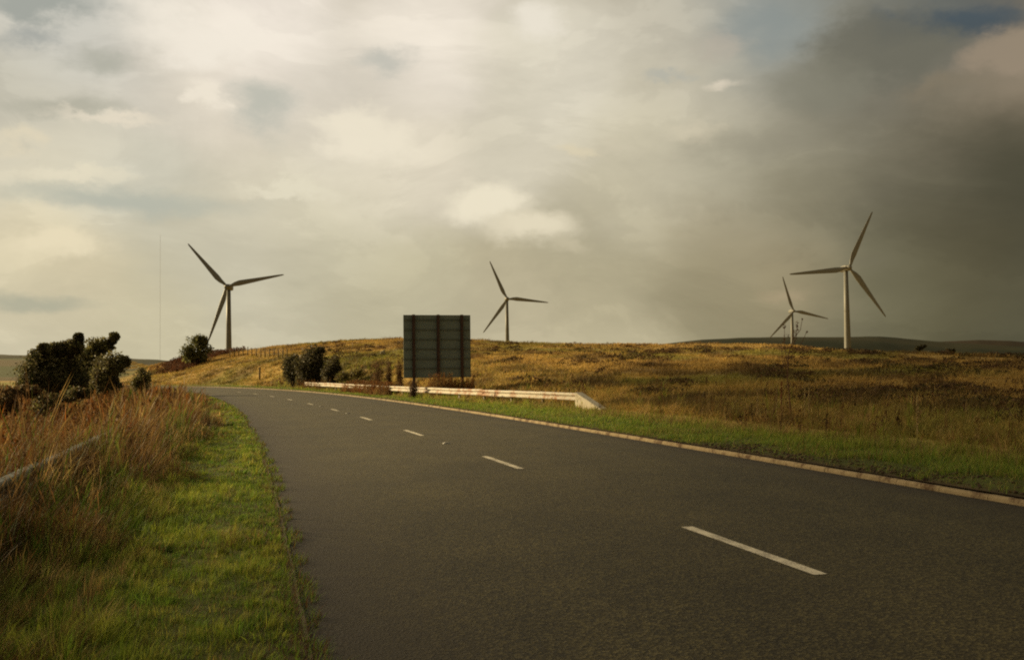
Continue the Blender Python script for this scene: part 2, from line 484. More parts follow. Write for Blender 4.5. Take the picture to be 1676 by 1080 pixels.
def gz(x, y):
    """visible ground incl. the verge strips beside the road"""
    h = ground_h(x, y)
    sr, sL = s_right(x, y), s_left(x, y)
    vr = (sr > 0.1) & (sr < 1.1); vl = (sL > 0.1) & (sL < 1.1)
    h = np.where(vr, np.maximum(h, 0.095), h)
    return np.where(vl, np.maximum(h, 0.03), h)


def gz1(x, y): return float(gz(np.array([x]), np.array([y]))[0])


def moor_color(x, y):
    """albedo of the moor, patchy straw / olive / heather"""
    n = vnoise(x, y, 14, 21, 4); n2 = vnoise(x, y, 5, 22, 3)
    straw = np.array([.43, .285, .085]); olive = np.array([.25, .215, .05]); heath = np.array([.085, .048, .026])
    c = straw + (olive - straw) * sstep(.48, .66, n)[..., None]
    return c + (heath - c) * (sstep(.60, .74, n2) * .6)[..., None]


def grow(a, b, s0, k):
    v = [a]; s = s0
    while v[-1] < b:
        v.append(v[-1] + s); s *= k
    return v


xs = np.array([-q for q in grow(46, 2600, .6, 1.13)][::-1] + list(np.arange(-45.6, 26, .36)) + grow(26.2, 2600, .6, 1.12))
ys = np.array([-q for q in grow(8, 300, .8, 1.3)][::-1] + list(np.arange(-7.5, 126, .5)) + grow(126.3, 2600, .8, 1.05))
gx, gy = np.meshgrid(xs, ys)
hh = ground_h(gx, gy)
nx, ny = len(xs), len(ys)
idx = np.arange(nx * ny).reshape(ny, nx)
quads = np.stack([idx[:-1, :-1], idx[:-1, 1:], idx[1:, 1:], idx[1:, :-1]], -1).reshape(-1, 4)
sr, sL = s_right(gx, gy), s_left(gx, gy)
gc = moor_color(gx, gy)
soil = np.array([.075, .05, .028]); greeng = np.array([.070, .078, .018]); brown = np.array([.10, .062, .028])
gc = np.where((sr < 3.6)[..., None], greeng, gc)
gc = np.where((sL > -1)[..., None], brown + (np.array([.12, .10, .035]) - brown) * sstep(.4, .6, vnoise(gx, gy, 12, 31))[..., None], gc)
gc = np.where(((sL > -1) & (sL < 2.0))[..., None], greeng, gc)
rr = np.hypot(gx, gy); aa = np.arctan2(gx, np.maximum(gy, .001))
field = (aa < -0.36) & (rr > 190)
gc = np.where(field[..., None], np.where((vnoise(gx, gy, 90, 41, 2) > .5)[..., None], np.array([.075, .085, .028]), np.array([.115, .088, .04])), gc)
me = np_mesh('ground', np.stack([gx, gy, hh], -1), quads, colors=gc, smooth=True)
tag(link('ground', me, M_GROUND), kind='structure')


def strip(name, offs, zs, side, y0, y1, step, mat, colors=None):
    """ribbon following a road edge; offs measured outward from that edge"""
    yy = np.arange(y0, y1 + 1e-6, step)
    sgn = 1 if side == 'R' else -1
    ex = XR(yy) if side == 'R' else XL(yy)
    c = COS(yy); tx = SLOPE(yy) * c
    V = []
    for o_, z_ in zip(offs, zs):
        V.append(np.stack([ex + sgn * o_ * c, yy - sgn * o_ * tx, np.full_like(yy, z_)], -1))
    V = np.stack(V, 1)
    n, m = V.shape[:2]
    ii = np.arange(n * m).reshape(n, m)
    q = np.stack([ii[:-1, :-1], ii[:-1, 1:], ii[1:, 1:], ii[1:, :-1]], -1).reshape(-1, 4)
    if sgn < 0: q = q[:, ::-1]
    cl = None if colors is None else np.tile(np.asarray(colors, float)[None], (n, 1, 1))
    if cl is not None: cl = cl * (0.6 + 0.8 * vnoise(V[..., 0], V[..., 1], 1.2, 51, 3))[..., None]
    return tag(link(name, np_mesh(name, V, q, colors=cl, smooth=True), mat), kind='structure')


strip('verge', [.10, .5, 1.0, 1.5], [.088, .098, .10, .04], 'R', -30, 150, .5, M_GROUND, [soil, greeng, greeng, greeng])
strip('verge', [.06, .5, 1.0, 1.5], [.018, .030, .032, -.03], 'L', -30, 150, .5, M_GROUND, [soil, greeng, greeng, greeng])

# road surface ------------------------------------------------------------
yy = np.concatenate([np.arange(-35, 60, .5), np.arange(60, 165, 1.)])
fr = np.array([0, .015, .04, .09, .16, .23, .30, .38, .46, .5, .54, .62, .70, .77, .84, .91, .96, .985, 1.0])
prof = np.interp(fr, [0, .015, .05, .09, .13, .18, .26, .33, .47, .60, .68, .75, .82, .9, .96, .985, 1], [1.0, 1.0, .85, .60, .28, 0, 0, .16, .26, .16, 0, 0, .14, .25, .75, 1.0, 1.0])  # edge dirt; the wide left band also paints in a soft verge shadow
ex0, c0 = XR(yy), COS(yy); t0 = SLOPE(yy) * c0
offs = (1 - fr) * (RW + .10) - .05
V = np.stack([ex0[:, None] - offs[None] * c0[:, None], yy[:, None] + offs[None] * t0[:, None], np.broadcast_to(.035 * np.sin(fr * PI) - .0, (len(yy), len(fr)))], -1)
n, m = V.shape[:2]
ii = np.arange(n * m).reshape(n, m)
q = np.stack([ii[:-1, :-1], ii[:-1, 1:], ii[1:, 1:], ii[1:, :-1]], -1).reshape(-1, 4)
track = np.interp(fr, [0, .10, .16, .22, .28, .34, .40, .46, .53, .59, .65, .71, .78, .84, .90, 1], [0, .2, 1, .25, .3, 1, .2, 0, 0, .2, 1, .3, .25, 1, .2, 0])
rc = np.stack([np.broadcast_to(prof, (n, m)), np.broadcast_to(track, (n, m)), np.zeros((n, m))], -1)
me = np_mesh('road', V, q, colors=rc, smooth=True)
m_, t, b = mat_new('asphalt')
a = t.new('ShaderNodeAttribute', attribute_name='Col')
sx = t.new('ShaderNodeSeparateColor'); t.l.new(a.outputs['Color'], sx.inputs[0])
o = t.new('ShaderNodeTexCoord').outputs['Object']
ag = t.new('ShaderNodeTexVoronoi'); t.l.new(o, ag.inputs['Vector']); ag.inputs['Scale'].default_value = 48
n1 = t.noise(o, 120, 4, .7); n2 = t.noise(o, .5, 5, .6); n3 = t.noise(o, 3.5, 4, .6)
cst = t.ramp(ag.outputs['Color'], [(0, (.016, .0125, .0055)), (.5, (.052, .0425, .0165)), (1, (.148, .122, .046))])
big = t.math('ADD', .50, t.math('MULTIPLY', t.ramp(n2.outputs['Fac'], [(.3, 0.0), (.7, 1.0)]), .40))
big = t.math('ADD', big, t.math('MULTIPLY', n3.outputs['Fac'], .28))
c_ = t.vmath('SCALE', cst, scale=big)
n5 = t.noise(t.vmath('MULTIPLY', o, (1.0, .22, 1.0)), 1.1, 5, .6)
c_ = t.vmath('SCALE', c_, scale=t.math('SUBTRACT', 1.08, t.math('MULTIPLY', t.math('MULTIPLY', sx.outputs[1], n5.outputs['Fac']), .50)))
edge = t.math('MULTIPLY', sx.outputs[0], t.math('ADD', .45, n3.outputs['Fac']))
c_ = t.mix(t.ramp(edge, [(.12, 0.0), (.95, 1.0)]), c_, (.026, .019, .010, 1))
t.l.new(c_, b.inputs['Base Color'])
b.inputs['Roughness'].default_value = .82
b.inputs['Specular IOR Level'].default_value = .3
bn = t.new('ShaderNodeBump'); bn.inputs['Strength'].default_value = .9; bn.inputs['Distance'].default_value = .006
t.l.new(t.math('ADD', ag.outputs['Distance'], t.math('MULTIPLY', n1.outputs['Fac'], .5)), bn.inputs['Height']); t.l.new(bn.outputs[0], b.inputs['Normal'])
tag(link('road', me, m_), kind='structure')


def road_pt(y, frac):
    return float(XL(y) + (XR(y) - XL(y)) * frac)


# painted centre dashes ----------------------------------------------------
m_, t, b = mat_new('road_paint')
o = t.new('ShaderNodeTexCoord').outputs['Object']
n1 = t.noise(o, 45, 5, .7); n2 = t.noise(o, 4, 4, .6)
wear = t.math('ADD', t.math('MULTIPLY', n1.outputs['Fac'], .6), t.math('MULTIPLY', n2.outputs['Fac'], .4))
t.l.new(t.mix(t.ramp(wear, [(.46, 1.0), (.60, 0.0)]), (.12, .10, .07, 1), (.66, .60, .47, 1)), b.inputs['Base Color'])
b.inputs['Roughness'].default_value = .75
bm = bmesh.new()
ds = [(-10, -7.7), (-1.1, 1.2), (7.98, 10.42), (16.62, 19.05), (25.2, 27.6), (33.4, 35.65), (41.3, 43.4), (49.4, 51.4), (57.4, 59.4), (65.3, 67.2), (73, 74.8), (80.5, 82.2)]
for y0, y1 in ds:
    f0 = .473 - max(0, y0 - 27) * .0009
    prev = None
    for k in range(6):
        y = y0 + (y1 - y0) * k / 5
        x = road_pt(y, f0); c = float(COS(y)); s = float(SLOPE(y)) * c
        z = .035 * math.sin(f0 * PI) + .004
        jit = random.uniform(-.004, .004)
        cur = (bm.verts.new((x - (.06 + jit) * c, y + .06 * s, z)), bm.verts.new((x + (.06 + jit) * c, y - .06 * s, z)))
        if prev: bm.faces.new((prev[0], prev[1], cur[1], cur[0]))
        prev = cur
tag(bobj('road_marking', bm, m_), kind='structure')

# road studs (cat's eyes) ---------------------------------------------------
stud0 = None
for i, (y, lab) in enumerate([(22.4, 'raised road stud between the two middle centre dashes, nearest of the studs'), (38.6, 'small road stud in the far part of the centre line'),
                              (46.4, 'tiny farthest road stud near the bend of the road')]):
    if stud0 is None:
        stud0 = empty('road_stud', (0, 0, 0), lab, 'road stud', 'road studs along the centre line')
        bm = bmesh.new()
        vs = box(bm, (-.09, -.07, 0), (.09, .07, .022))
        for v in vs[4:]: v.co.x *= .7; v.co.y *= .7
        bobj('housing', bm, M_CLIP, stud0)
        bm = bmesh.new(); box(bm, (-.05, -.045, .0225), (.05, .045, .034), .006); bobj('reflector', bm, M_STUD, stud0)
        o = stud0
    else:
        o = stud0.copy(); COL.objects.link(o)
        for ch in stud0.children:
            c = ch.copy(); c.parent = o; COL.objects.link(c)
    o['label'] = lab
    f0 = .473 - max(0, y - 27) * .0009
    o.location = (road_pt(y, f0), y, .035 * math.sin(f0 * PI) + .002)
    o.rotation_euler = (0, 0, math.atan(-float(SLOPE(y))))


# kerbs -------------------------------------------------------------------
def kerb(side, hgt, wid, jit, mat, y0, y1):
    bm = bmesh.new()
    y = y0
    sgn = 1 if side == 'R' else -1
    while y < y1:
        ln = .9 * float(COS(y))
        ya, yb = y + .003, y + ln - .003
        dz = random.uniform(-jit, jit); do = random.uniform(-jit, jit)
        sec = [(0 + do, -.1), (.008 + do, hgt - .03 + dz), (.032 + do, hgt + dz), (wid + do, hgt + dz), (wid + do, -.1)]
        rings = []
        for q in (ya, yb):
            e = float(XR(q) if side == 'R' else XL(q)); c = float(COS(q)); s = float(SLOPE(q)) * c
            rings.append([bm.verts.new((e + sgn * o_ * c, q - sgn * o_ * s, z_)) for o_, z_ in sec])
        for k in range(4): bm.faces.new((rings[0][k], rings[0][k + 1], rings[1][k + 1], rings[1][k]))
        bm.faces.new(rings[0]); bm.faces.new(rings[1][::-1])
        y += ln
    return tag(bobj('kerb', bm, mat), kind='structure')


M_KERB = mat_noise('kerb_concrete', (.22, .165, .09), (.34, .265, .16), 6, .9, .6, c3=(.10, .06, .03), sc3=3.0, th3=.54)
M_KERB2 = mat_noise('kerb_mossy', (.07, .05, .028), (.13, .09, .05), 9, .9, .5, c3=(.07, .05, .025), sc3=2.5, th3=.52)
kerb('R', .070, .095, .004, M_KERB, -20, 125)
kerb('L', .014, .10, .006, M_KERB2, -20, 125)


# distant hills ------------------------------------------------------------
def hill(name, prof, d, depth, mat, c1, c2, nscale, foot=-12):
    """ridge seen along the horizon: profile of (column, row) at distance d, with a real front and back slope"""
    cols = np.linspace(prof[0][0], prof[-1][0], 160)
    rows = np.interp(cols, [q[0] for q in prof], [q[1] for q in prof])
    top = np.array([at(cx, ry, d) for cx, ry in zip(cols, rows)])
    T = 40
    tt = np.linspace(-1, 1, T)
    V = np.zeros((len(cols), T, 3))
    for k, u in enumerate(tt):
        sc = 1 + u * depth / d
        V[:, k, 0] = top[:, 0] * sc; V[:, k, 1] = top[:, 1] * sc
        V[:, k, 2] = foot + (top[:, 2] - foot) * (math.cos(u * PI) * .5 + .5)
    V[..., 2] += (vnoise(V[..., 0], V[..., 1], nscale, 61, 4) - .5) * (top[:, 2].max() - foot) * .10 * (1 - np.abs(tt) * .9)[None]
    nn = vnoise(V[..., 0], V[..., 1], nscale * .8, 62, 4)
    cl = np.array(c1) + (np.array(c2) - np.array(c1)) * sstep(.38, .62, nn)[..., None]
    ii = np.arange(len(cols) * T).reshape(len(cols), T)
    qd = np.stack([ii[:-1, :-1], ii[1:, :-1], ii[1:, 1:], ii[:-1, 1:]], -1).reshape(-1, 4)
    return tag(link(name, np_mesh(name, V, qd, colors=cl, smooth=True), mat), kind='structure')


hill('hill', [(960, 585), (1040, 572), (1090, 563), (1150, 556), (1210, 552), (1260, 551), (1340, 551), (1440, 552), (1500, 557), (1560, 562), (1640, 566), (1760, 572), (1900, 585)], 900, 330, M_HILL, (.016, .020, .009), (.030, .029, .013), 70)
hill('hill', [(1380, 590), (1480, 568), (1540, 560), (1600, 557), (1650, 558), (1700, 561), (1800, 565), (2000, 580)], 1150, 350, M_HILL, (.026, .018, .011), (.036, .026, .014), 90)
hill('hill', [(-500, 580), (-200, 578), (0, 582), (60, 583), (120, 586), (200, 588), (260, 590), (330, 596)], 1300, 500, M_HILL, (.045, .046, .022), (.075, .062, .03), 80, -20)


# added cloud out of view, shaped to darken the right of the road and moor
SH = Vector((math.sin(SUN_AZ), math.cos(SUN_AZ), 0)); SP = Vector((-SH.y, SH.x, 0)) * -1
bm = bmesh.new()
bmesh.ops.create_icosphere(bm, subdivisions=5, radius=1)
CD = 350.0
for v in bm.verts:
    c = v.co.copy()
    lump = 1 + .10 * math.sin(5 * c.x + 1.3) * math.cos(4 * c.y) + .07 * math.sin(11 * c.x + 6 * c.z) + .05 * math.sin(19 * c.x - 13 * c.z + 7 * c.y)
    along = c.x * 150 - 10; deep = c.y * 45 * lump
    zz = c.z * (75 * lump if c.z > 0 else 14)
    base_z = math.tan(SUN_EL) * (CD + SHADE_CLOUD_T0) + 12 - .075 * (along - 5) + .6 * math.sin(along * .09)
    v.co = SH * (CD + deep) + SP * along + Vector((0, 0, base_z + zz))
m_ = bpy.data.materials.new('shade_cloud_vapour'); m_.use_nodes = True
t = NT(m_.node_tree); t.n.clear()
mo = t.new('ShaderNodeOutputMaterial'); vo = t.new('ShaderNodeVolumePrincipled')
vo.inputs['Color'].default_value = (.95, .93, .9, 1); vo.inputs['Density'].default_value = .06
t.l.new(vo.outputs[0], mo.inputs['Volume'])
tag(bobj('cloud', bm, m_), kind='structure')  # added shade caster, stays outside the view

# ------------------------------------------------------------------ blades of grass
def blades(pos, h, wd, lean, col, nseg=2, prof=None, tipc=1.15, rootc=0.75):
    """vertex arrays of N curved blades"""
    N = len(pos)
    if prof is None: prof = np.linspace(1, .45, nseg)
    ang = RNG.uniform(0, PI, N)
    dx, dy = np.cos(ang), np.sin(ang)
    L = nseg * 2 + 1
    V = np.zeros((N, L, 3), np.float32); C = np.zeros((N, L, 3), np.float32)
    for k in range(nseg + 1):
        u = k / nseg
        cx = pos[:, 0] + lean[:, 0] * u * u; cy = pos[:, 1] + lean[:, 1] * u * u
        cz = pos[:, 2] + h * u * (1 - .12 * u * np.minimum(np.hypot(lean[:, 0], lean[:, 1]) / np.maximum(h, 1e-3), 2))
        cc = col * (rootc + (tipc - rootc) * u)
        if k < nseg:
            wk = wd * prof[k] * .5
            V[:, 2 * k] = np.stack([cx - dx * wk, cy - dy * wk, cz], -1)
            V[:, 2 * k + 1] = np.stack([cx + dx * wk, cy + dy * wk, cz], -1)
            C[:, 2 * k] = cc; C[:, 2 * k + 1] = cc
        else:
            V[:, 2 * k] = np.stack([cx, cy, cz], -1); C[:, 2 * k] = cc
    b0 = (np.arange(N) * L)[:, None]
    qs = [b0 + np.array([[2 * k, 2 * k + 1, 2 * k + 3, 2 * k + 2]]) for k in range(nseg - 1)]
    qd = np.concatenate(qs) if qs else None
    tr = b0 + np.array([[2 * nseg - 2, 2 * nseg - 1, 2 * nseg]])
    return V.reshape(-1, 3), qd, tr, C.reshape(-1, 3)


def join(parts):
    V, Q, T, C = [], [], [], []; o = 0
    for v, q, t_, c in parts:
        V.append(v); C.append(c)
        if q is not None: Q.append(q + o)
        if t_ is not None: T.append(t_ + o)
        o += len(v)
    return np.concatenate(V), (np.concatenate(Q) if Q else None), (np.concatenate(T) if T else None), np.concatenate(C)


def stuff(name, parts, mat, label=None, cat=None):
    v, q, t_, c = join(parts)
    return tag(link(name, np_mesh(name, v, q, t_, c), mat), label, cat, kind='stuff')


def pick(cols, n, wts=None, var=.18):
    cols = np.array(cols, float)
    i = RNG.choice(len(cols), n, p=None if wts is None else np.array(wts) / np.sum(wts))
    return cols[i] * (1 + RNG.normal(0, var, (n, 1))).clip(.5, 1.6)


def side_pts(side, y0, y1, s0, s1, dens):
    """random points beside the road; y along the view, s outward"""
    n = int((y1 - y0) * (s1 - s0) * dens)
    y = RNG.uniform(y0, y1, n); s = RNG.uniform(s0, s1, n)
    c = COS(y); tx = SLOPE(y) * c; sg = 1 if side == 'R' else -1
    e = XR(y) if side == 'R' else XL(y)
    return e + sg * s * c, y - sg * s * tx, s


def lean_rand(n, amt, wind=(.12, 0.02)):
    a = RNG.uniform(0, 2 * PI, n); r = np.abs(RNG.normal(0, amt * 1.45, n))
    return np.stack([np.cos(a) * r + wind[0], np.sin(a) * r + wind[1]], -1)


GREEN = [(.145, .245, .028), (.18, .275, .034), (.09, .17, .024), (.23, .295, .046)]
YGREEN = [(.27, .325, .038), (.34, .365, .052), (.20, .27, .033), (.40, .375, .075)]
STRAW = [(.34, .235, .09), (.27, .18, .065), (.21, .125, .045), (.40, .30, .13), (.16, .14, .04)]
BROWN = [(.17, .09, .035), (.13, .07, .028), (.24, .145, .055), (.10, .06, .03)]
RUST = [(.25, .095, .026), (.18, .065, .02), (.27, .135, .04), (.14, .065, .024)]

def tufts(tx, ty, th, tcol, nb, spread, wd, seg=2, prof=None, splay=.55, wind=(.04, 0), colvar=.22):
    """clumps of blades that fan out from a common foot"""
    N = len(tx)
    a = RNG.uniform(0, 2 * PI, (N, nb)); r = np.abs(RNG.normal(0, 1, (N, nb))) * spread[:, None]
    ox, oy = np.cos(a) * r, np.sin(a) * r
    x = (tx[:, None] + ox).ravel(); y = (ty[:, None] + oy).ravel()
    k = np.clip(1 - .35 * r / np.maximum(spread[:, None], 1e-4) / 2, .35, 1)
    h = (th[:, None] * k * RNG.uniform(.55, 1.15, (N, nb))).ravel()
    tl = RNG.normal(0, .22, (N, 1, 2)) * th[:, None, None]
    lean = np.stack([ox, oy], -1) / np.maximum(spread[:, None, None], 1e-4) * splay * .5 * th[:, None, None] + tl + RNG.normal(0, .16, (N, nb, 2)) * th[:, None, None] + np.array(wind) * th[:, None, None] * 4
    col = np.repeat(tcol, nb, 0) * RNG.normal(1, colvar, (N * nb, 1)).clip(.5, 1.7)
    return x, y, h, lean.reshape(-1, 2), col


# left verge: short green turf -------------------------------------------------
P = []
for y0, y1, dn, nb, wd in ((-1, 9, 75, 34, .0055), (9, 16, 48, 30, .008), (16, 28, 24, 26, .012), (28, 50, 11, 22, .02), (50, 100, 4, 18, .035)):
    x, y, s = side_pts('L', y0, y1, .02, 3.4 if y1 < 17 else 2.5, dn)
    cl = vnoise(x, y, .45, 71, 3); big = vnoise(x, y, 1.5, 72, 2)
    keep = RNG.random(len(x)) < np.clip(1.4 - (s - 1.6), .45, 1) * (.55 + .9 * cl)
    x, y, s, cl, big = [q_[keep] for q_ in (x, y, s, cl, big)]
    n = len(x)
    th = (.04 + .14 * cl * cl + .05 * sstep(.45, .7, big) + .17 * sstep(1.0, 2.2, s)) * RNG.uniform(.6, 1.5, n) * np.where(s < .25, .65, 1)
    col = pick(GREEN, n)
    col = np.where((RNG.random(n) < .42 + .4 * sstep(.42, .65, big))[:, None], pick(YGREEN, n), col)
    col = np.where((RNG.random(n) < .05 + .55 * sstep(1.0, 2.0, s) + .14 * sstep(.60, .74, vnoise(x, y, .9, 74, 2)))[:, None], pick(STRAW, n), col)
    bx_, by_, bh, bl, bc = tufts(x, y, th, col, nb, RNG.uniform(.05, .11, n), wd)
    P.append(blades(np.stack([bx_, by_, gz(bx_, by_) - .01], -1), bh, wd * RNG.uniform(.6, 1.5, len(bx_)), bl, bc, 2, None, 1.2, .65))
    # low turf between the tufts
    x, y, s = side_pts('L', y0, y1, .02, 2.3, dn * 20)
    n = len(x)
    P.append(blades(np.stack([x, y, gz(x, y) - .01], -1), RNG.uniform(.02, .07, n), wd * RNG.uniform(.7, 1.6, n), lean_rand(n, .03, (.01, 0)), np.where((RNG.random(n) < .25)[:, None], pick(BROWN, n), pick(GREEN, n)), 2))
    # tufts creeping over the low edging stone
    x, y, s = side_pts('L', y0, y1, -.13, .14, dn * 22)
    keep = (vnoise(x, y, .5, 73, 3) + .28 * (s + .02) / .14) > .44
    x, y = x[keep], y[keep]; n = len(x)
    col = np.where((RNG.random(n) < .4)[:, None], pick(BROWN, n), pick(GREEN, n))
    P.append(blades(np.stack([x, y, np.full(n, .0)], -1), RNG.uniform(.03, .12, n), wd * RNG.uniform(.8, 1.5, n), lean_rand(n, .05, (.03, -.01)), col, 2))
stuff('verge_grass', P, M_BLADE, 'short green grass on the strip left of the road', 'grass')

# left tall dry grass -----------------------------------------------------------
P = []
for y0, y1, dn, nb, wd in ((2.5, 10, 21, 58, .006), (10, 18, 18, 52, .0085), (18, 32, 7, 40, .013), (32, 60, 2.4, 26, .024), (60, 115, .7, 24, .05)):
    x, y, s = side_pts('L', y0, y1, .5, 14 if y0 < 18 else 26, dn)
    cl = vnoise(x, y, .9, 81, 3); big = vnoise(x, y, 3.2, 82, 2); gr_ = vnoise(x, y, 1.3, 83, 2); ru_ = vnoise(x, y, 2.4, 84, 2)
    lim = np.interp(y, [0, 7, 11, 15, 18, 28, 60], [1.75, 1.8, 1.85, 1.75, 1.5, .95, .8]) + (vnoise(x, y, 1.6, 85, 3) - .5) * 1.1
    keep = (RNG.random(len(x)) < sstep(-.3, .6, s - lim)) & (cl > .22)
    x, y, s, cl, big, lim, gr_, ru_ = [q_[keep] for q_ in (x, y, s, cl, big, lim, gr_, ru_)]
    n = len(x)
    th = (.24 + .50 * sstep(.0, 1.4, s - lim + .3) * (0.62 + .38 * sstep(9.5, 13, y)) + .22 * sstep(11.2, 13, y) * sstep(1.3, 2.2, s) * (s < 3.6)) * (.45 + 1.1 * cl) * RNG.uniform(.55, 1.3, n) * np.where(y > 14, .86, 1)
    col = pick(STRAW, n, [2, 3, 3, .6, 2])
    col = np.where((RNG.random(n) < .30 + .5 * sstep(.42, .62, big) + .30 * sstep(1.5, 4, s) + .45 * sstep(1.9, 2.8, s) * sstep(11, 8, y))[:, None], pick(BROWN, n), col)
    col = np.where((RNG.random(n) < .06 + .60 * sstep(.56, .70, gr_) + .35 * sstep(.7, .1, s - lim) * (y < 14))[:, None], pick(GREEN, n) * .6, col)
    rus = RNG.random(n) < .60 * sstep(2.2, 4.5, s + .06 * (y - 12)) * sstep(.40, .58, ru_)
    col = np.where(rus[:, None], pick(RUST, n), col)
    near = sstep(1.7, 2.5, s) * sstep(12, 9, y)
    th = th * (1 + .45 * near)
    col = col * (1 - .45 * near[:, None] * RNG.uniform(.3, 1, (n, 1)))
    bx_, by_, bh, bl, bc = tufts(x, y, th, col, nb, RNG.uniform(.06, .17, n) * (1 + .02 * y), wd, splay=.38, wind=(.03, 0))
    m_ = len(bx_)
    pos = np.stack([bx_, by_, gz(bx_, by_) - .02], -1)
    st = RNG.random(m_) < .10
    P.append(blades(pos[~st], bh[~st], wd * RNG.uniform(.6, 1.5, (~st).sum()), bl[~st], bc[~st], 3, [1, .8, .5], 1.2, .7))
    P.append(blades(pos[st], bh[st] * 1.35, wd * RNG.uniform(.5, .8, st.sum()), bl[st] * .8, bc[st] * 1.12, 5, [.6, .5, .45, .6, 2.2], 1.15, .8))
stuff('tall_grass', P, M_BLADE, 'tall dry golden and brown grass on the bank left of the road', 'grass')


# dead seeding weeds (dock, willowherb): stems with small seed clusters
def weeds(x, y, h, cols, stemw, leafs=14, lsize=.03, spread=.05, start=.45):
    n = len(x)
    z = gz(x, y)
    lean = lean_rand(n, .10, (.05, 0)) * h[:, None]
    ang_col = pick(cols, n)
    parts = [blades(np.stack([x, y, z - .02], -1), h, np.full(n, 1.0) * stemw, lean, ang_col * .8, 3, [1, .9, .7])]
    u = RNG.uniform(start, 1.0, (n, leafs))
    cx = x[:, None] + lean[:, :1] * u * u + RNG.normal(0, 1, (n, leafs)) * spread * (1.15 - u)
    cy = y[:, None] + lean[:, 1:] * u * u + RNG.normal(0, 1, (n, leafs)) * spread * (1.15 - u)
    cz = z[:, None] + h[:, None] * u * .94
    sz = lsize * RNG.uniform(.5, 1.4, (n, leafs))
    c = np.repeat(ang_col[:, None], leafs, 1) * RNG.uniform(.7, 1.3, (n, leafs, 1))
    parts.append(leaf_quads(np.stack([cx, cy, cz], -1).reshape(-1, 3), sz.ravel(), c.reshape(-1, 3)))
    return parts


def leaf_quads(ctr, size, col, up=0.0):
    n = len(ctr)
    a = RNG.normal(0, 1, (n, 3)); a[:, 2] += up; a /= np.linalg.norm(a, axis=1, keepdims=True)
    b = RNG.normal(0, 1, (n, 3)); b -= a * (a * b).sum(1, keepdims=True); b /= np.linalg.norm(b, axis=1, keepdims=True)
    s = size[:, None]
    V = np.stack([ctr - a * s, ctr + b * s * .5, ctr + a * s, ctr - b * s * .5], 1)
    return V.reshape(-1, 3).astype(np.float32), (np.arange(n) * 4)[:, None] + np.arange(4)[None], None, np.repeat(col, 4, 0)


P = []
for y0, y1, s0, s1, n in ((7, 18, 3.0, 10, 520), (18, 34, 2.4, 18, 1300), (34, 62, 2.6, 28, 1300)):
    x, y, s = side_pts('L', y0, y1, s0, s1, 1)
    i = RNG.random(n) * 0
    y = RNG.uniform(y0, y1, n); s = s0 + (s1 - s0) * RNG.random(n)
    x = XL(y) - s * COS(y); y = y + s * SLOPE(y) * COS(y)
    keep = vnoise(x, y, 2.2, 91, 2) > .42
    x, y = x[keep], y[keep]
    h = RNG.uniform(.6, 1.05, len(x))
    P += weeds(x, y, h, RUST + BROWN, .012 + .0005 * y0, 22, .022 + .0011 * y0, .055, .40)
stuff('dead_weeds', P, M_WEED, 'rust red dead dock and willowherb stalks on the left bank', 'weeds')

# right verge --------------------------------------------------------------------
P = []
for y0, y1, dn, wd in ((8, 16, 900, .009), (16, 26, 700, .012), (26, 45, 330, .018), (45, 80, 130, .03), (80, 125, 50, .05)):
    x, y, s = side_pts('R', y0, y1, .12, 4.4, dn)
    lim = np.where(y < 40, 3.4, np.interp(y, [40, 60, 100], [3.2, 2.0, 1.7])) + (vnoise(x, y, 1.5, 101) - .5) * 1.2
    keep = RNG.random(len(x)) < np.where(s < lim, 1, .25)
    dirt = (s < 1.25) & (y > 9) & (y < 21) & (vnoise(x, y, 1.1, 102, 2) + .25 * (s < .7) > .50)
    keep &= ~(dirt & (RNG.random(len(x)) < .88))
    x, y, s = x[keep], y[keep], s[keep]
    n = len(x)
    cl = vnoise(x, y, .7, 103, 3); big = vnoise(x, y, 2.2, 104, 2)
    h = (.03 + .20 * cl * cl + .10 * sstep(2.0, 3.6, s)) * RNG.uniform(.5, 1.5, n)
    col = np.where((RNG.random(n) < .3 + .5 * sstep(1.5, 3.2, s))[:, None], pick(YGREEN, n), pick(GREEN, n))
    col = np.where((RNG.random(n) < .10 + .45 * sstep(2.2, 3.6, s) + .2 * sstep(.5, .7, big))[:, None], pick(STRAW, n), col)
    P.append(blades(np.stack([x, y, gz(x, y) - .01], -1), h, wd * RNG.uniform(.7, 1.4, n), lean_rand(n, .06, (.03, 0)), col, 2))
stuff('verge_grass', P, M_BLADE, 'short green and yellow grass between the right kerb and the moor', 'grass')

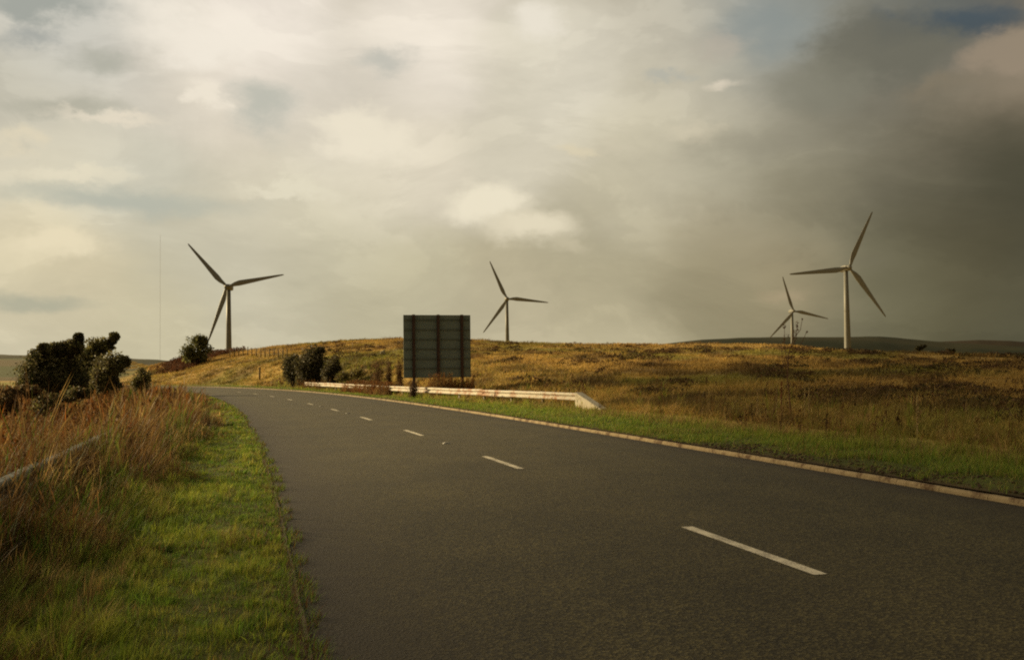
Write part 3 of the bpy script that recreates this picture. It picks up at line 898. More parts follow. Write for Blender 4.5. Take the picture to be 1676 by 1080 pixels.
# right fringe of tall pale grass
P = []
for y0, y1, dn, nb, wd in ((8, 20, 3.2, 30, .010), (20, 34, 2.6, 30, .014), (34, 60, 1.6, 26, .022), (60, 110, .8, 22, .045)):
    x, y, s = side_pts('R', y0, y1, 2.0, 9.5, dn)
    off0 = np.interp(y, [0, 36, 60, 100], [3.3, 3.3, 2.9, 2.6])
    cl = vnoise(x, y, 1.1, 111, 3)
    keep = RNG.random(len(x)) < sstep(-1.0, .6, s - off0) * sstep(.28, .55, cl)
    x, y, s, cl, off0 = x[keep], y[keep], s[keep], cl[keep], off0[keep]
    n = len(x)
    th = (.18 + .34 * cl) * RNG.uniform(.5, 1.4, n)
    inb = (np.abs(y - 48) < 14) & (s < off0 + 1.2)
    th = np.where(inb, th * .7, th)
    col = pick(STRAW, n, [3, 3, 2, 1, 3])
    col = np.where((RNG.random(n) < .14)[:, None], pick(BROWN, n), col * 1.2)
    col = np.where((RNG.random(n) < .25)[:, None], pick(YGREEN, n) * .8, col)
    bx_, by_, bh, bl, bc = tufts(x, y, th, col, nb, RNG.uniform(.08, .2, n), wd, splay=.6)
    pos = np.stack([bx_, by_, gz(bx_, by_) - .02], -1)
    st = RNG.random(len(bx_)) < .10
    P.append(blades(pos[~st], bh[~st], wd * RNG.uniform(.6, 1.4, (~st).sum()), bl[~st], bc[~st], 3, [1, .8, .5], 1.2, .75))
    P.append(blades(pos[st], bh[st] * 1.6, wd * RNG.uniform(.5, .8, st.sum()), bl[st] * .7, bc[st] * 1.2, 5, [.6, .5, .45, .6, 1.8]))
# rough grass against the foot of the barrier
y = RNG.uniform(38, 92, 900); s = np.interp(y, [38, 47, 57, 70, 90], [4.3, 2.9, 2.0, 2.0, 1.9]) + RNG.uniform(-.55, .25, 900)
x = XR(y) + s * COS(y); y = y - s * SLOPE(y) * COS(y)
bx_, by_, bh, bl, bc = tufts(x, y, RNG.uniform(.15, .42, 900), pick(STRAW + YGREEN, 900), 16, RNG.uniform(.08, .2, 900), .03)
P.append(blades(np.stack([bx_, by_, gz(bx_, by_) - .02], -1), bh, .03 * RNG.uniform(.6, 1.3, len(bx_)), bl, bc, 2))
y = RNG.uniform(61.5, 74.5, 520); s = RNG.uniform(1.3, 2.1, 520)
x = XR(y) + s * COS(y); y = y - s * SLOPE(y) * COS(y)
bx_, by_, bh, bl, bc = tufts(x, y, RNG.uniform(.35, .85, 520), pick(BROWN + RUST + STRAW[:2], 520), 20, RNG.uniform(.08, .2, 520), .03)
P.append(blades(np.stack([bx_, by_, gz(bx_, by_) - .02], -1), bh, .03 * RNG.uniform(.6, 1.3, len(bx_)), bl, bc, 2))
stuff('tall_grass', P, M_BLADE, 'fringe of pale seeding grass where the right verge meets the moor', 'grass')

# moorland tussocks -----------------------------------------------------------------
nT = 36000
azs = RNG.uniform(-.37, .60, nT)
r0 = np.interp(azs, _caz, CR[:, 3]); r1 = np.interp(azs, _caz, CR[:, 2])
u = RNG.random(nT)
rr = np.exp(np.log(np.maximum(r0 - 12, 13)) + u * (np.log(r1 + 25) - np.log(np.maximum(r0 - 12, 13))))
tx_, ty_ = rr * np.sin(azs), rr * np.cos(azs)
k = (s_right(tx_, ty_) > np.where(ty_ < 45, 5.0, 4.2)) & (ty_ > 2)
tx_, ty_, rr = tx_[k], ty_[k], rr[k]
n = len(tx_)
tc_ = moor_color(tx_, ty_) * RNG.uniform(.75, 1.3, (n, 1))
dark = sstep(.56, .68, vnoise(tx_, ty_ * .6, 2.2, 121, 3))
tc_ = tc_ + (np.array([.11, .065, .030]) - tc_) * (dark * .75)[:, None]
lowg = (s_right(tx_, ty_) < 16) * RNG.random(n)
tc_ = np.where((lowg > .45)[:, None], tc_ * np.array([.72, .85, .75]), tc_)
B = 14
sc = (.30 + .0022 * rr)
px_ = np.repeat(tx_, B) + RNG.normal(0, 1, n * B) * np.repeat(sc, B) * .55
py_ = np.repeat(ty_, B) + RNG.normal(0, 1, n * B) * np.repeat(sc, B) * .55
hh_ = np.repeat((.17 + .20 * RNG.random(n) + .12 * dark) * RNG.uniform(.6, 1.3, n), B) * RNG.uniform(.6, 1.15, n * B)
ww = np.repeat(.012 + .00055 * rr, B) * RNG.uniform(.7, 1.4, n * B)
lean = np.stack([px_ - np.repeat(tx_, B), py_ - np.repeat(ty_, B)], -1) * .8 + lean_rand(n * B, .07, (.08, .01))
pc = np.repeat(tc_, B, 0) * RNG.uniform(.75, 1.25, (n * B, 1))
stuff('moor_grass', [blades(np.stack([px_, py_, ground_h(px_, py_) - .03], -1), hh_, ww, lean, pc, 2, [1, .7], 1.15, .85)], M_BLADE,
      'tussocky straw and brown moor grass over the whole hillside', 'grass')


# heather cushions: low dark domes scattered in drifts
n = 4200
azs = RNG.uniform(-.22, .60, n); r1 = np.interp(azs, _caz, CR[:, 2])
rr = np.exp(np.log(24) + RNG.random(n) * (np.log(r1 * .93) - np.log(24)))
hx, hy = rr * np.sin(azs), rr * np.cos(azs)
k = (s_right(hx, hy) > 9) & (vnoise(hx, hy * .5, 3.0, 141, 3) > .55)
hx, hy, rr = hx[k], hy[k], rr[k]
n = len(hx); q_ = 60
hr = RNG.uniform(.2, .6, n) * (1 + rr * .003)
dv = RNG.normal(0, 1, (n, q_, 3)); dv /= np.linalg.norm(dv, axis=2, keepdims=True); dv[..., 2] = np.abs(dv[..., 2])
ctr = np.stack([hx, hy, gz(hx, hy)], -1)[:, None] + dv * hr[:, None, None] * np.array([1.25, .8, .62]) * RNG.uniform(.6, 1.05, (n, q_, 1))
hc = np.repeat(pick([(.10, .058, .030), (.075, .046, .025), (.13, .075, .034), (.09, .075, .028)], n), q_, 0) * RNG.uniform(.7, 1.3, (n * q_, 1))
stuff('heather', [leaf_quads(ctr.reshape(-1, 3), np.repeat(.035 + .0007 * rr, q_) * RNG.uniform(.6, 1.4, n * q_), hc)], M_WEED, 'dark low cushions of heather in drifts over the moor', 'heather')


# ------------------------------------------------------------------ shrubs and trees
def shrub(name, label, cat, clumps, d, depth, leaf, per, cols, group=None, trunk_r=.05, base=None, colvar=.42, limb=True, gap=.62):
    """clumps: (px, py, rx, ry) seen in the photograph at distance d -> leaf clumps in a real volume"""
    ctr = []
    for (cx, cy, rx, ry) in clumps:
        pnt = at(cx, cy, d)
        ctr.append((pnt, rx * d / F, ry * d / F))
    bx = float(np.mean([c[0].x for c in ctr])) if base is None else at(base, 600, d).x
    bz = gz1(bx, d) - .05
    root = empty(name, (bx, d, bz), label, cat, group)
    L, Cc, Z = [], [], []
    for (pnt, rx, rz) in ctr:
        per = int(per * 1.5)
        ncl = max(5, int(per / 26))
        ry = min(max(rx, rz) * .9, depth)
        # sub-clumps spread in the ellipsoid
        sub = RNG.normal(0, 1, (ncl, 3)); sub /= np.linalg.norm(sub, axis=1, keepdims=True)
        sub *= (RNG.random((ncl, 1)) ** (1 / 3)) * RNG.choice([.85, 1.0, 1.3], (ncl, 1))
        sub = sub * np.array([rx, ry, rz]) + np.array(pnt) + np.array([0, RNG.uniform(-.3, .3) * depth, 0])
        tone = RNG.uniform(1 - colvar, 1 + colvar, ncl)
        i = RNG.integers(0, ncl, per)
        pts_ = sub[i] + np.clip(RNG.normal(0, 1, (per, 3)), -1.7, 1.7) * min(rx, rz) * gap * .55
        L.append(pts_); Z.append(leaf * RNG.uniform(.6, 1.4, per))
        Cc.append(pick(cols, per, None, .22) * tone[i][:, None])
    L = np.concatenate(L); Z = np.concatenate(Z); Cc = np.concatenate(Cc)
    ok = L[:, 2] > bz
    L, Z, Cc = L[ok], Z[ok], Cc[ok]
    v, q_, _, c = leaf_quads(L, Z, Cc)
    v = v - np.array([bx, d, bz], np.float32)
    link('crown', np_mesh('crown', v, q_, None, c), M_LEAF, root)
    bm = bmesh.new()
    for (pnt, rx, rz) in ctr:
        e = Vector(pnt) - Vector((bx, d, bz))
        st = Vector((random.uniform(-.15, .15), random.uniform(-.15, .15), -.1))
        midp = st.lerp(e, .5) + Vector((random.uniform(-.1, .1) * rx, 0, .08 * rz))
        tube(bm, [st, midp, e, e + Vector((random.uniform(-.3, .5) * rx, random.uniform(-.2, .2) * rx, .55 * rz))], [trunk_r, trunk_r * .7, trunk_r * .42, trunk_r * .14], 6)
        for _ in range(3):
            tip = e + Vector((random.uniform(-.75, .75) * rx, random.uniform(-.5, .5) * rx, random.uniform(-.2, .75) * rz))
            tube(bm, [midp.lerp(e, .6), e.lerp(tip, .5), tip], [trunk_r * .4, trunk_r * .25, trunk_r * .08], 5)
    bobj('trunk', bm, M_BARK, root)
    return root


DKG = [(.16, .15, .065), (.19, .17, .065), (.12, .10, .06)]
OLV = [(.22, .20, .06), (.18, .165, .055), (.24, .205, .06)]
G1 = 'wind-shaped shrubs on the left bank'
shrub('windblown_tree', 'large dark wind-swept hawthorn with a side shoot leaning right, biggest of the left group', 'tree',
      [(95, 588, 30, 20), (70, 600, 30, 20), (105, 604, 26, 22), (55, 612, 26, 14), (118, 568, 14, 9), (125, 557, 4.5, 9), (130, 551, 2.5, 4), (75, 572, 7, 6), (60, 585, 12, 8), (100, 572, 14, 7), (90, 620, 34, 12), (70, 628, 30, 10), (110, 628, 26, 10)], 72, 1.6, .10, 620, DKG + [(.05, .055, .022)], G1, .10, 95)
shrub('windblown_tree', 'twin-topped wind-swept tree standing right of the biggest hawthorn on the left', 'tree',
      [(153, 566, 13, 12), (162, 574, 14, 10), (176, 566, 9, 8), (185, 555, 4.5, 8), (188, 550, 2.5, 4), (150, 585, 13, 11), (135, 600, 18, 18), (140, 618, 18, 12), (125, 585, 10, 10), (140, 630, 20, 9)], 76, 1.4, .10, 520, OLV[:2] + DKG, G1, .09, 150)
shrub('rounded_bush', 'low dome-shaped dark bush at the right end of the left tree group', 'bush',
      [(178, 592, 24, 13), (170, 606, 20, 16), (190, 598, 15, 11), (165, 618, 16, 10), (200, 592, 7, 6), (172, 628, 18, 10)], 64, 1.3, .09, 560, DKG, G1, .07, 172)
shrub('rounded_bush', 'small upright dark bush alone between the left trees and the road bend', 'bush',
      [(233, 612, 9, 11), (240, 622, 10, 12), (228, 628, 9, 10)], 52, .7, .055, 420, DKG + OLV[:1], G1, .04, 235)
G2 = 'bramble mounds on the left bank'
shrub('bramble_mound', 'dark bramble mound at the left edge above the rusty weeds', 'bramble', [(5, 648, 22, 10), (35, 640, 24, 9), (58, 640, 16, 7), (15, 664, 20, 12)], 30, 1.2, .05, 330, [(.17, .10, .05), (.14, .11, .05), (.20, .13, .06)], G2, .02)
shrub('bramble_mound', 'dark green bramble mound below the largest left hawthorn', 'bramble', [(85, 656, 22, 11), (115, 648, 24, 9), (140, 642, 16, 7), (70, 668, 18, 10)], 31, 1.2, .05, 330, [(.13, .13, .05), (.17, .12, .055), (.11, .10, .045)], G2, .02)
shrub('rounded_bush', 'leafy green bush on the ridge in front of the leftmost turbine', 'bush',
      [(322, 566, 13, 12), (333, 576, 11, 12), (312, 576, 10, 10), (322, 588, 13, 10), (306, 584, 6, 6), (326, 558, 10, 7)], 150, 2.2, .17, 300, [(.13, .135, .05), (.17, .165, .06), (.10, .10, .04)], None, .14, 324)
GOR = [(.095, .085, .042), (.12, .105, .045), (.075, .06, .038)]
G3 = 'dark gorse bushes left of the sign'
shrub('gorse_bush', 'left dark gorse bush of the three behind the far barrier', 'bush', [(480, 590, 13, 9), (472, 598, 9, 9), (486, 604, 14, 9), (482, 614, 16, 10)], 96, 1.5, .12, 460, GOR, G3, .08)
shrub('gorse_bush', 'tallest dark gorse bush, in the middle of the three behind the far barrier', 'bush', [(508, 580, 15, 11), (518, 590, 14, 13), (500, 598, 17, 13), (512, 610, 17, 10), (524, 574, 5, 4), (510, 622, 18, 9)], 93, 1.8, .12, 560, GOR, G3, .10)
shrub('gorse_bush', 'right and smallest dark gorse bush of the three, with a pale green foot', 'bush', [(546, 595, 10, 9), (550, 604, 8, 9), (540, 610, 11, 9), (545, 620, 13, 8)], 90, 1.2, .10, 480, GOR, G3, .06)
G4 = 'withered upright shrubs between gorse and sign'
WTH = [(.17, .105, .05), (.13, .08, .042), (.21, .12, .055)]
for (x_, y_, rx_, ry_, lb) in ((617, 606, 10, 16, 'widest brown withered shrub left of the big sign back'), (636, 606, 6, 15, 'narrow brown withered shrub between the widest one and the sign'), (653, 606, 6, 17, 'tall thin withered shrub touching the left edge of the sign')):
    dW = 71.
    wx = (x_ - W0 / 2) / F * dW; wz = gz1(wx, dW)
    top = at(x_, y_ - ry_, dW).z - wz; wr = rx_ * dW / F
    root = empty('withered_shrub', (wx, dW, wz), lb, 'shrub', G4)
    n = 90
    base_ = np.stack([RNG.normal(0, wr * .35, n), RNG.normal(0, wr * .35, n), np.full(n, -.05)], -1)
    ln = np.stack([RNG.normal(0, wr * .55, n), RNG.normal(0, wr * .55, n)], -1)
    v, q1, t1, c = blades(base_, top * RNG.uniform(.5, 1.08, n), np.full(n, .03), ln, pick(WTH, n), 3, [1, .8, .5])
    link('stems', np_mesh('stems', v, q1, t1, c), M_WEED, root)
    n = 900
    u = RNG.uniform(.12, 1.0, n) ** .9
    pos = np.stack([RNG.normal(0, wr * .55, n) * (1.15 - .5 * u), RNG.normal(0, wr * .55, n) * (1.15 - .5 * u), top * u * RNG.uniform(.8, 1.05, n)], -1)
    v, q1, t1, c = leaf_quads(pos, RNG.uniform(.025, .07, n), pick(WTH, n))
    link('foliage', np_mesh('foliage', v, q1, t1, c), M_WEED, root)
shrub('rounded_bush', 'low greenish bush in front of the withered shrubs beside the smallest gorse', 'bush', [(575, 612, 12, 7), (590, 610, 11, 6), (562, 618, 10, 7)], 78, .9, .07, 300, OLV + WTH[:1], None, .03)
wx, dW = (675 - W0 / 2) / F * 55.6, 55.6
wz = gz1(wx, dW)
root = empty('dead_shrub', (wx, dW, wz), 'small ragged dark shrub growing over the barrier at the foot of the sign', 'shrub')
n = 70
v, q1, t1, c = blades(np.stack([RNG.normal(0, .08, n), RNG.normal(0, .06, n), np.full(n, -.05)], -1), RNG.uniform(.45, 1.05, n), np.full(n, .022), np.stack([RNG.normal(.03, .17, n), RNG.normal(0, .12, n)], -1), pick([(.10, .06, .04)], n), 3, [1, .8, .5])
link('stems', np_mesh('stems', v, q1, t1, c), M_WEED, root)
n = 800
u = RNG.uniform(.1, 1, n) ** .8
v, q1, t1, c = leaf_quads(np.stack([RNG.normal(.03, .15, n) * (1.2 - .6 * u), RNG.normal(0, .12, n), .92 * u * RNG.uniform(.8, 1.1, n)], -1), RNG.uniform(.02, .055, n), pick([(.10, .055, .04), (.07, .045, .03)], n))
link('foliage', np_mesh('foliage', v, q1, t1, c), M_WEED, root)
shrub('distant_bush', 'small dark bush at the foot of the far hill right of the nearest turbine', 'bush', [(1507, 568, 6, 4), (1503, 571, 5, 3)], 330, 2, .35, 180, [(.03, .03, .014), (.04, .036, .018)], 'far bushes below the hill on the right', .12)
shrub('distant_bush', 'fainter dark bush farthest right at the foot of the far hill', 'bush', [(1555, 573, 5, 3), (1560, 575, 4, 2.5)], 330, 2, .35, 160, [(.035, .033, .016), (.045, .04, .02)], 'far bushes below the hill on the right', .12)

# bracken and dead weeds around the sign and along the far verge
P = []
def patch(px0, px1, d0, d1, n, h0, h1, cols, leafs=16, ls=.035):
    cx = RNG.uniform(px0, px1, n); d = RNG.uniform(d0, d1, n)
    x = (cx - W0 / 2) / F * d
    k = s_right(x, d) > 3.0
    return weeds(x[k], d[k], RNG.uniform(h0, h1, k.sum()), cols, .018, leafs, ls, .07, .3)
RB = RUST + BROWN + [(.33, .17, .06)]
WTH0 = [(.10, .065, .035)]
P += patch(684, 738, 57.2, 59.2, 420, .8, 1.55, RB + STRAW[:2])
P += patch(730, 775, 57.2, 59.2, 260, .7, 1.2, RB + STRAW[:2])
P += patch(655, 690, 58.2, 59.4, 260, .9, 1.5, BROWN + WTH0)
P += patch(570, 690, 58.5, 64, 420, .45, 1.0, RB)
P += patch(590, 660, 62, 68, 160, .6, 1.3, BROWN)
P += patch(415, 540, 88, 104, 420, .5, 1.2, BROWN + [(.12, .055, .025)], 14, .06)
yq = np.concatenate([RNG.uniform(61.5, 74, 1300), RNG.uniform(82, 90, 120)]); sq = RNG.uniform(1.4, 2.2, 1420)
P += weeds(XR(yq) + sq * COS(yq), yq - sq * SLOPE(yq) * COS(yq), RNG.uniform(.5, 1.0, 1420), RB, .018, 18, .035, .07, .25)
P += patch(760, 960, 45, 56, 300, .25, .55, STRAW + BROWN)
P += patch(1000, 1700, 17, 30, 110, .4, .9, BROWN + STRAW[:3], 12, .02)
P += patch(1150, 1700, 22, 50, 110, .35, .7, BROWN + [(.10, .06, .03)], 16, .04)
stuff('dead_weeds', P, M_WEED, 'rust and brown dead weeds along the right verge and under the sign', 'weeds')

# bracken-covered shoulder of the ridge below the leftmost turbine
n = 2600
cx = RNG.uniform(246, 400, n); d = RNG.uniform(138, 180, n)
lo = np.interp(cx, [246, 300, 400], [150, 142, 168])
k = d > lo
x, d = ((cx - W0 / 2) / F * d)[k], d[k]
tap = sstep(246, 300, cx[k]) * .9 + .1
stuff('bracken', weeds(x, d, RNG.uniform(.5, 1.1, len(x)) * tap, [(.11, .045, .022), (.085, .04, .02), (.14, .06, .028)], .05, 14, .11, .25, .2), M_WEED, 'dark red-brown bracken on the shoulder of the ridge', 'bracken')


# ------------------------------------------------------------------ wind turbines
def turbine(hub_px, d, base_row, a0, label, yaw=3.0):
    hub = at(hub_px[0], hub_px[1], d)
    fwd = Vector((math.sin(math.radians(yaw)), -math.cos(math.radians(yaw)), 0))    # rotor faces this way
    R = 23.0
    axis_top = hub - fwd * 3.4                      # tower axis below the nacelle
    tz = gz1(axis_top.x, axis_top.y) - .3
    tb = min(tz, hub.z - 30)
    root = empty('wind_turbine', (axis_top.x, axis_top.y, tb), label, 'wind turbine', 'wind turbines on the moor', math.radians(yaw))
    th = hub.z - tb
    bm = bmesh.new()
    tube(bm, [(0, 0, 0), (0, 0, th * .33), (0, 0, th * .66), (0, 0, th - 1.0)], [1.45, 1.25, 1.0, .78], 28)
    tube(bm, [(0, 0, th * .33 - .1), (0, 0, th * .33 + .1)], [1.29, 1.285], 28); tube(bm, [(0, 0, th * .66 - .1), (0, 0, th * .66 + .1)], [1.04, 1.035], 28)
    tw = bobj('tower', bm, M_TURB, root)
    bm = bmesh.new(); box(bm, (-.4, -1.50, .2), (.4, -1.40, 2.2), .03); bobj('door', bm, M_STEELPOST, tw)
    # nacelle: rounded box, tapered tail; local -y is forward
    bm = bmesh.new()
    sec = [(-2.4, .75, .80), (-1.8, 1.05, 1.05), (-.2, 1.2, 1.2), (2.2, 1.2, 1.2), (3.8, 1.05, 1.05), (4.3, .75, .7)]
    rings = []
    for yv, hw, hz in sec:
        ring = []
        for k2 in range(16):
            an = 2 * PI * k2 / 16; cx_, sz_ = math.cos(an), math.sin(an)
            e = .55
            ring.append(bm.verts.new((math.copysign(abs(cx_) ** e, cx_) * hw, yv, th + .12 + math.copysign(abs(sz_) ** e, sz_) * hz - (yv + 2.4) * .03)))
        rings.append(ring)
    for ra, rb in zip(rings, rings[1:]):
        for k2 in range(16): bm.faces.new((ra[k2], ra[(k2 + 1) % 16], rb[(k2 + 1) % 16], rb[k2])).smooth = True
    bm.faces.new(rings[0]); bm.faces.new(rings[-1][::-1])
    bobj('nacelle', bm, M_TURB, root)
    bm = bmesh.new()
    tube(bm, [(0, -2.38, th), (0, -2.9, th), (0, -3.6, th), (0, -4.2, th), (0, -4.55, th)], [.95, 1.05, 1.0, .65, .15], 20)
    hb = bobj('hub', bm, M_TURB, root)
    for b_ in range(3):
        an = math.radians(a0 + 120 * b_)
        bm = bmesh.new()
        st = [(0.6, 1.05, 1.05, 0), (1.6, 1.1, .95, 0), (3.2, 1.7, .62, 16), (5.2, 2.2, .48, 13), (8, 1.95, .38, 9), (12, 1.55, .27, 5), (16, 1.2, .19, 2), (20, .85, .12, 0), (22.4, .55, .07, -1), (23, .18, .03, -1)]
        rings = []
        for rr_, ch, thk, twist in st:
            ring = []
            tw_ = math.radians(twist)
            for k2 in range(14):
                ph = 2 * PI * k2 / 14
                xx = math.cos(ph) * ch / 2 - (ch * .18 if rr_ > 2 else 0)
                yy_ = math.sin(ph) * thk / 2 * (1.0 + .35 * math.cos(ph))
                xr_, yr_ = xx * math.cos(tw_) - yy_ * math.sin(tw_), xx * math.sin(tw_) + yy_ * math.cos(tw_)
                # blade along local +Z then turned by the rotor angle
                bend = -.004 * (rr_ / 4) ** 2
                ring.append(bm.verts.new((xr_, yr_ - 3.3 + bend, rr_)))
            rings.append(ring)
        for ra, rb in zip(rings, rings[1:]):
            for k2 in range(14): bm.faces.new((ra[k2], ra[(k2 + 1) % 14], rb[(k2 + 1) % 14], rb[k2])).smooth = True
        bm.faces.new(rings[0]); bm.faces.new(rings[-1][::-1])
        bobj('blade', bm, M_BLADEP, hb, Matrix.Translation((0, 0, th)) @ Matrix.Rotation(PI / 2 - an, 4, 'Y'))
    return root


turbine((371, 469), 395, 578, 131.3, 'wind turbine farthest left, rising behind the ridge bush')
turbine((830, 489), 550, 561, 114.0, 'wind turbine just right of the big sign back')
turbine((1299, 509), 632, 571, 106.7, 'smallest wind turbine, behind the thin leafy sapling')
turbine((1390, 438), 372, 571, 65.7, 'largest sunlit wind turbine at the right, one blade level to the left')

# radio mast far away ------------------------------------------------------------------
mp = at(262, 590, 1700)
mt = at(260.5, 384, 1700)
root = empty('radio_mast', (mp.x, mp.y, -15), 'very thin tall radio mast left of the leftmost turbine, faint against the cloud', 'mast')
bm = bmesh.new(); tube(bm, [(0, 0, 0), (0, 0, mt.z + 15 - 12)], [.16, .16], 6); bobj('lattice_tube', bm, M_MAST, root)
bm = bmesh.new(); tube(bm, [(0, 0, mt.z + 3), (0, 0, mt.z + 15)], [.2, .12], 6); bobj('antenna', bm, M_MAST, root)

# ------------------------------------------------------------------ the big direction sign, seen from behind
D_S = 60.0
pl, pr = at(660.5, 516, D_S), at(769, 517, D_S + 1.15)
ctr = (pl + pr) / 2
ang = math.atan2(pr.y - pl.y, pr.x - pl.x)
wS = (Vector((pr.x - pl.x, pr.y - pl.y, 0))).length
zt = pl.z; zb = at(660.5, 618, D_S).z
gS = gz1(ctr.x, ctr.y)
sign = empty('direction_sign', (ctr.x, ctr.y, gS), 'dark green-grey back of a large direction sign on three posts behind the barrier', 'sign', None, ang)
zt -= gS; zb -= gS
nP = 4
bm = bmesh.new()
box(bm, (-wS / 2, .0, zb), (wS / 2, .004, zt)); bobj('panel', bm, M_SIGNBACK, sign)
bm = bmesh.new(); box(bm, (-wS / 2 + .004, .006, zb + .004), (wS / 2 - .004, .009, zt - .004)); bobj('sign_face', bm, M_SIGNFACE, sign)
bm = bmesh.new()
for (x0, x1, z0, z1) in ((-wS / 2 - .02, -wS / 2 - .001, zb - .02, zt + .02), (wS / 2 + .001, wS / 2 + .02, zb - .02, zt + .02), (-wS / 2, wS / 2, zt + .001, zt + .02), (-wS / 2, wS / 2, zb - .02, zb - .001)):
    box(bm, (x0, -.025, z0), (x1, .014, z1))
bobj('edge_trim', bm, M_SIGNRAIL, sign)
rows_z = [EYE - (r_ - 604.5) * D_S / F - gS for r_ in (522.7, 539, 555, 570.7, 587, 602.5)]
for k2, z_ in enumerate(rows_z):
    bm = bmesh.new()
    box(bm, (-wS / 2 + .02, -.045, z_ - .045), (wS / 2 - .02, -.002, z_ + .045), .006)
    bobj('rail', bm, M_SIGNRAIL, sign)
for c_px in (675.7, 715.6, 754.5):
    xp = ((c_px - 660.5) / (769 - 660.5) - .5) * wS
    bm = bmesh.new()
    box(bm, (xp - .075, -.062, -.4), (xp + .075, -.048, zt + .03)); box(bm, (xp - .012, -.20, -.4), (xp + .012, -.064, zt + .03)); box(bm, (xp - .075, -.216, -.4), (xp + .075, -.202, zt + .03))
    po = bobj('post', bm, M_POST, sign)
    for k2, z_ in enumerate(rows_z):
        if k2 % 2 == 1 and False: continue
        bm = bmesh.new()
        box(bm, (xp + .080, -.10, z_ - .04), (xp + .135, -.047, z_ + .03), .008)
        bobj('clip', bm, M_CLIP, po)
    bm = bmesh.new(); box(bm, (xp - .08, -.22, zt + .031), (xp + .08, -.045, zt + .045)); bobj('post_cap', bm, M_CLIP, po)

# ------------------------------------------------------------------ safety barriers
WP = [(.02, -.155), (.075, -.135), (.085, -.115), (.085, -.065), (.072, -.045), (.012, -.02), (0, 0), (.012, .02), (.072, .045), (.085, .065), (.085, .115), (.075, .135), (.02, .155)]


def beam(bm, pts, zc, side):
    """W-section sheet along pts; side = +1 crown to the left of travel"""
    rings = []
    for i, q_ in enumerate(pts):
        d = (pts[min(i + 1, len(pts) - 1)] - pts[max(i - 1, 0)]).normalized()
        nrm = Vector((-d.y, d.x, 0)).normalized() * side
        rings.append([[bm.verts.new(q_ + nrm * (u_ + t_) + Vector((0, 0, zc + v_))) for u_, v_ in WP] for t_ in (0, -.004)])
    n_ = len(WP)
    for ra, rb in zip(rings, rings[1:]):
        for k2 in range(n_ - 1):
            bm.faces.new((ra[0][k2], ra[0][k2 + 1], rb[0][k2 + 1], rb[0][k2]))
            bm.faces.new((ra[1][k2 + 1], ra[1][k2], rb[1][k2], rb[1][k2 + 1]))
        for k2 in (0, n_ - 1): bm.faces.new((ra[0][k2], rb[0][k2], rb[1][k2], ra[1][k2]))
    for r_ in (rings[0], rings[-1]):
        for k2 in range(n_ - 1): bm.faces.new((r_[0][k2], r_[0][k2 + 1], r_[1][k2 + 1], r_[1][k2]))


def barrier(name, label, path, side, mat, top=.61):
    """path from near to far, ground points"""
    base = Vector((path[0][0], path[0][1], gz1(*path[0])))
    root = empty(name, base, label, 'crash barrier')
    P3 = [Vector((q_[0], q_[1], 0)) for q_ in path]
    # resample every 3.2 m
    seg = [(P3[i + 1] - P3[i]).length for i in range(len(P3) - 1)]
    tot = sum(seg)
    def along(s_):
        for i, L_ in enumerate(seg):
            if s_ <= L_ or i == len(seg) - 1: return P3[i].lerp(P3[i + 1], s_ / L_)
            s_ -= L_
    k_ = int(tot / 3.2)
    nodes = [along(i * tot / k_) for i in range(k_ + 1)]
    gr = [gz1(q_.x, q_.y) for q_ in nodes]
    for i in range(k_):
        a_, b_ = nodes[i].copy(), nodes[i + 1].copy()
        d_ = (b_ - a_).normalized()
        a_.z, b_.z = gr[i] + random.uniform(-.012, .012), gr[i + 1] + random.uniform(-.012, .012)
        off = Vector((-d_.y, d_.x, 0)) * side * (.006 if i % 2 else 0)
        bm = bmesh.new()
        pts_ = [a_ - d_ * .08 + off - base, (a_ + b_) / 2 + off - base, b_ + d_ * .08 + off - base]
        beam(bm, pts_, top - .155, side)
        bobj('rail', bm, mat, root)
    for i, q_ in enumerate(nodes):
        d_ = (nodes[min(i + 1, k_)] - nodes[max(i - 1, 0)]).normalized()
        bm = bmesh.new()
        box(bm, (-.05, -.035, -.5), (.05, -.03, top - .02)); box(bm, (-.005, -.03, -.5), (.005, .03, top - .02)); box(bm, (-.05, .03, -.5), (.05, .035, top - .02))
        M_ = Matrix.Translation(Vector((q_.x, q_.y, gr[i])) - base - Vector((-d_.y, d_.x, 0)) * side * .06) @ Matrix.Rotation(math.atan2(d_.y, d_.x), 4, 'Z')
        bobj('post', bm, M_STEELPOST, root, M_)
    return root, base, nodes


def off_path(ys_, off_):
    return [(float(XR(y_) + o_ * COS(y_)), float(y_ - o_ * SLOPE(y_) * COS(y_))) for y_, o_ in zip(ys_, off_)]


A = at(945, 648, 39.3); Bq = at(800, 642, 47.5); Cq = at(680, 636, 57.2); Dq = at(590, 632, 70); Eq = at(500, 628.5, 90)
path = [(A.x, A.y), (Bq.x, Bq.y), (Cq.x, Cq.y), (Dq.x, Dq.y), (Eq.x, Eq.y)]
root, base, nodes = barrier('crash_barrier', 'long white rusty crash barrier with a ramped end on the right verge', path, 1, M_STEEL)
